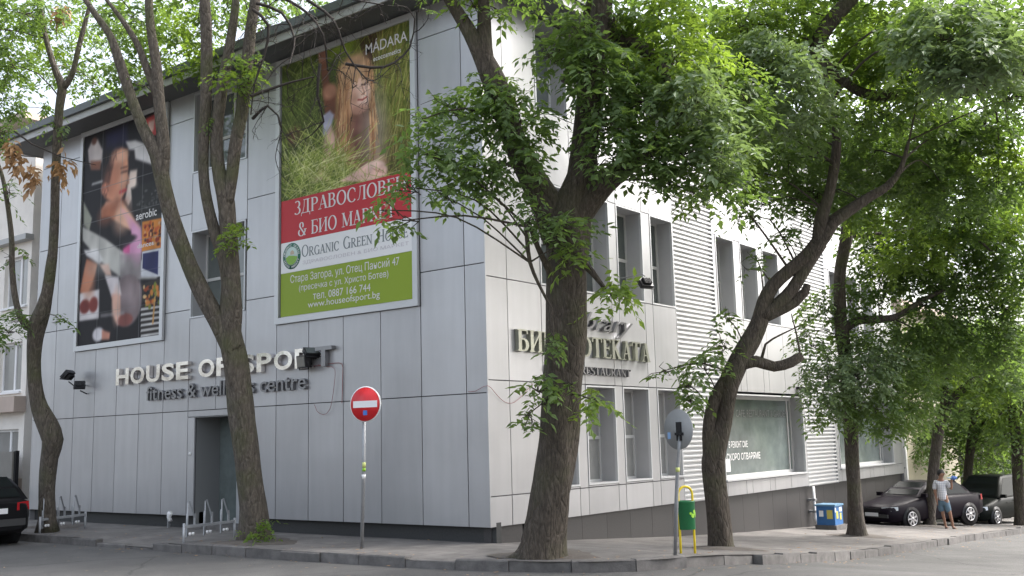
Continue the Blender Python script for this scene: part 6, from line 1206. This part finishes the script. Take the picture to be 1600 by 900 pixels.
def shirt_mat():
    m = mat('checked_shirt', (.5, .5, .52), .85); t = m.node_tree; b = t.nodes['Principled BSDF']; tc = N(t, 'ShaderNodeTexCoord'); mx = None
    for ax in (0, 2):
        w = N(t, 'ShaderNodeTexWave'); w.wave_type = 'BANDS'; w.bands_direction = 'X' if ax == 0 else 'Z'; w.inputs['Scale'].default_value = 6; t.links.new(tc.outputs['Object'], w.inputs['Vector'])
        r = N(t, 'ShaderNodeValToRGB'); r.color_ramp.elements[0].position = .35; r.color_ramp.elements[0].color = (1, 1, 1, 1); r.color_ramp.elements[1].position = .8; r.color_ramp.elements[1].color = (.72, .73, .78, 1); t.links.new(w.outputs['Fac'], r.inputs[0])
        if mx is None: mx = r.outputs[0]
        else:
            k = N(t, 'ShaderNodeMixRGB', blend_type='MULTIPLY'); k.inputs[0].default_value = 1; t.links.new(mx, k.inputs[1]); t.links.new(r.outputs[0], k.inputs[2]); mx = k.outputs[0]
    k = N(t, 'ShaderNodeMixRGB', blend_type='MULTIPLY'); k.inputs[0].default_value = 1; k.inputs[2].default_value = (.7, .7, .7, 1); t.links.new(mx, k.inputs[1]); t.links.new(k.outputs[0], b.inputs['Base Color']); return m
skin_mesh('shirt', SV, [(0, 1), (1, 2), (2, 3), (3, 4), (4, 5), (5, 6), (6, 7), (4, 8), (8, 9), (9, 10)], [(.175, .135), (.185, .14), (.185, .138), (.18, .13), (.12, .09), (.085, .08), (.078, .075), (.08, .075), (.085, .08), (.072, .07), (.074, .07)], shirt_mat(), MAN)
skin_mesh('shorts', [(-.17, .02, .90), (-.17, .02, .80), (-.25, .03, .74), (-.235, .02, .48), (-.09, .0, .74), (-.035, -.05, .46)], [(0, 1), (1, 2), (2, 3), (1, 4), (4, 5)], [(.165, .125), (.16, .125), (.105, .11), .088, (.105, .11), .088], mat('denim', (.10, .16, .21), .85, noise=.2, nscale=14), MAN)
mb = MB()
for q in ((-.135, .005), (.07, -.075)): vs, fs = ellipsoid((q[0], q[1], .025), (.055, .115, .03), 12, 6); mb.add(vs, fs, 0, True)
mb.build('sandals', mat('sandal_brown', (.13, .07, .05), .7), MAN, off=(0, 0, 0))
rot = np.array([[cos(vaz-pi/2), -sin(vaz-pi/2), 0], [sin(vaz-pi/2), cos(vaz-pi/2), 0], [0, 0, 1]])
CL = thing('cap', np.array(MAN.location)+rot@np.array([.11, -.08, 1.46]), 'crumpled blue cap held up in the hand of the man by the tree', 'cap', rz=vaz-pi/2)
mb = MB(); vs, fs = ellipsoid((.06, 0, .03), (.10, .09, .06)); vs = [(x, y, z+.012*sin(x*60)) for x, y, z in vs]; mb.add(vs, fs, 0, True); mb.build('crown', mat('cap_blue', (.08, .16, .42), .8), CL, off=(0, 0, 0))
mb = MB(); vs, fs = ellipsoid((-.05, -.03, .035), (.09, .07, .018)); mb.add(vs, fs, 0, True); mb.build('peak', mat('cap_pale_blue', (.30, .45, .55), .8), CL, off=(0, 0, 0))
# ------------------------------------------------------------------ litter on the ground
V = []
n = 700
ii = rng.integers(0, len(kp)-1, n*3); P = []
for i in ii:
    s, y = kp[i]
    if s > 26 or y > 20: continue
    o_ = rng.normal(0, .5); dirn = kp[min(i+1, len(kp)-1)]-kp[i]; dirn = dirn/(np.linalg.norm(dirn)+1e-9); q = np.array([s, y])+np.array([-dirn[1], dirn[0]])*o_*(1 if rng.random() < .7 else 3)+dirn*rng.uniform(-.3, .3)
    x_, y_ = X0+q[0], Y0+q[1]; inside = (q[0] > np.interp(-q[1], -kp[:, 1], kp[:, 0]) if q[0] < -.8 else q[1] > np.interp(q[0], kp[:, 0], kp[:, 1]))
    P.append((x_, y_, gz(x_, y_)+(.012 if inside else -.143)))
P = np.array(P); D = rng.normal(0, 1, (len(P), 3)); D[:, 2] = 0
V = leaves_from_sprays(P, D, .075, 1, .01, 0.0)
V[:, :, 2] = P[:, None, 2]+np.abs(V[:, :, 2]-P[:, None, 2])*.4
lt = bpy.data.objects.new('litter_root', None)
me_o = leaf_mesh('fallen_leaves', V, M_LEAFB, None); tag(me_o, kind='stuff'); tag(me_o, 'scattered dry leaves along the kerb and gutter', 'leaves')
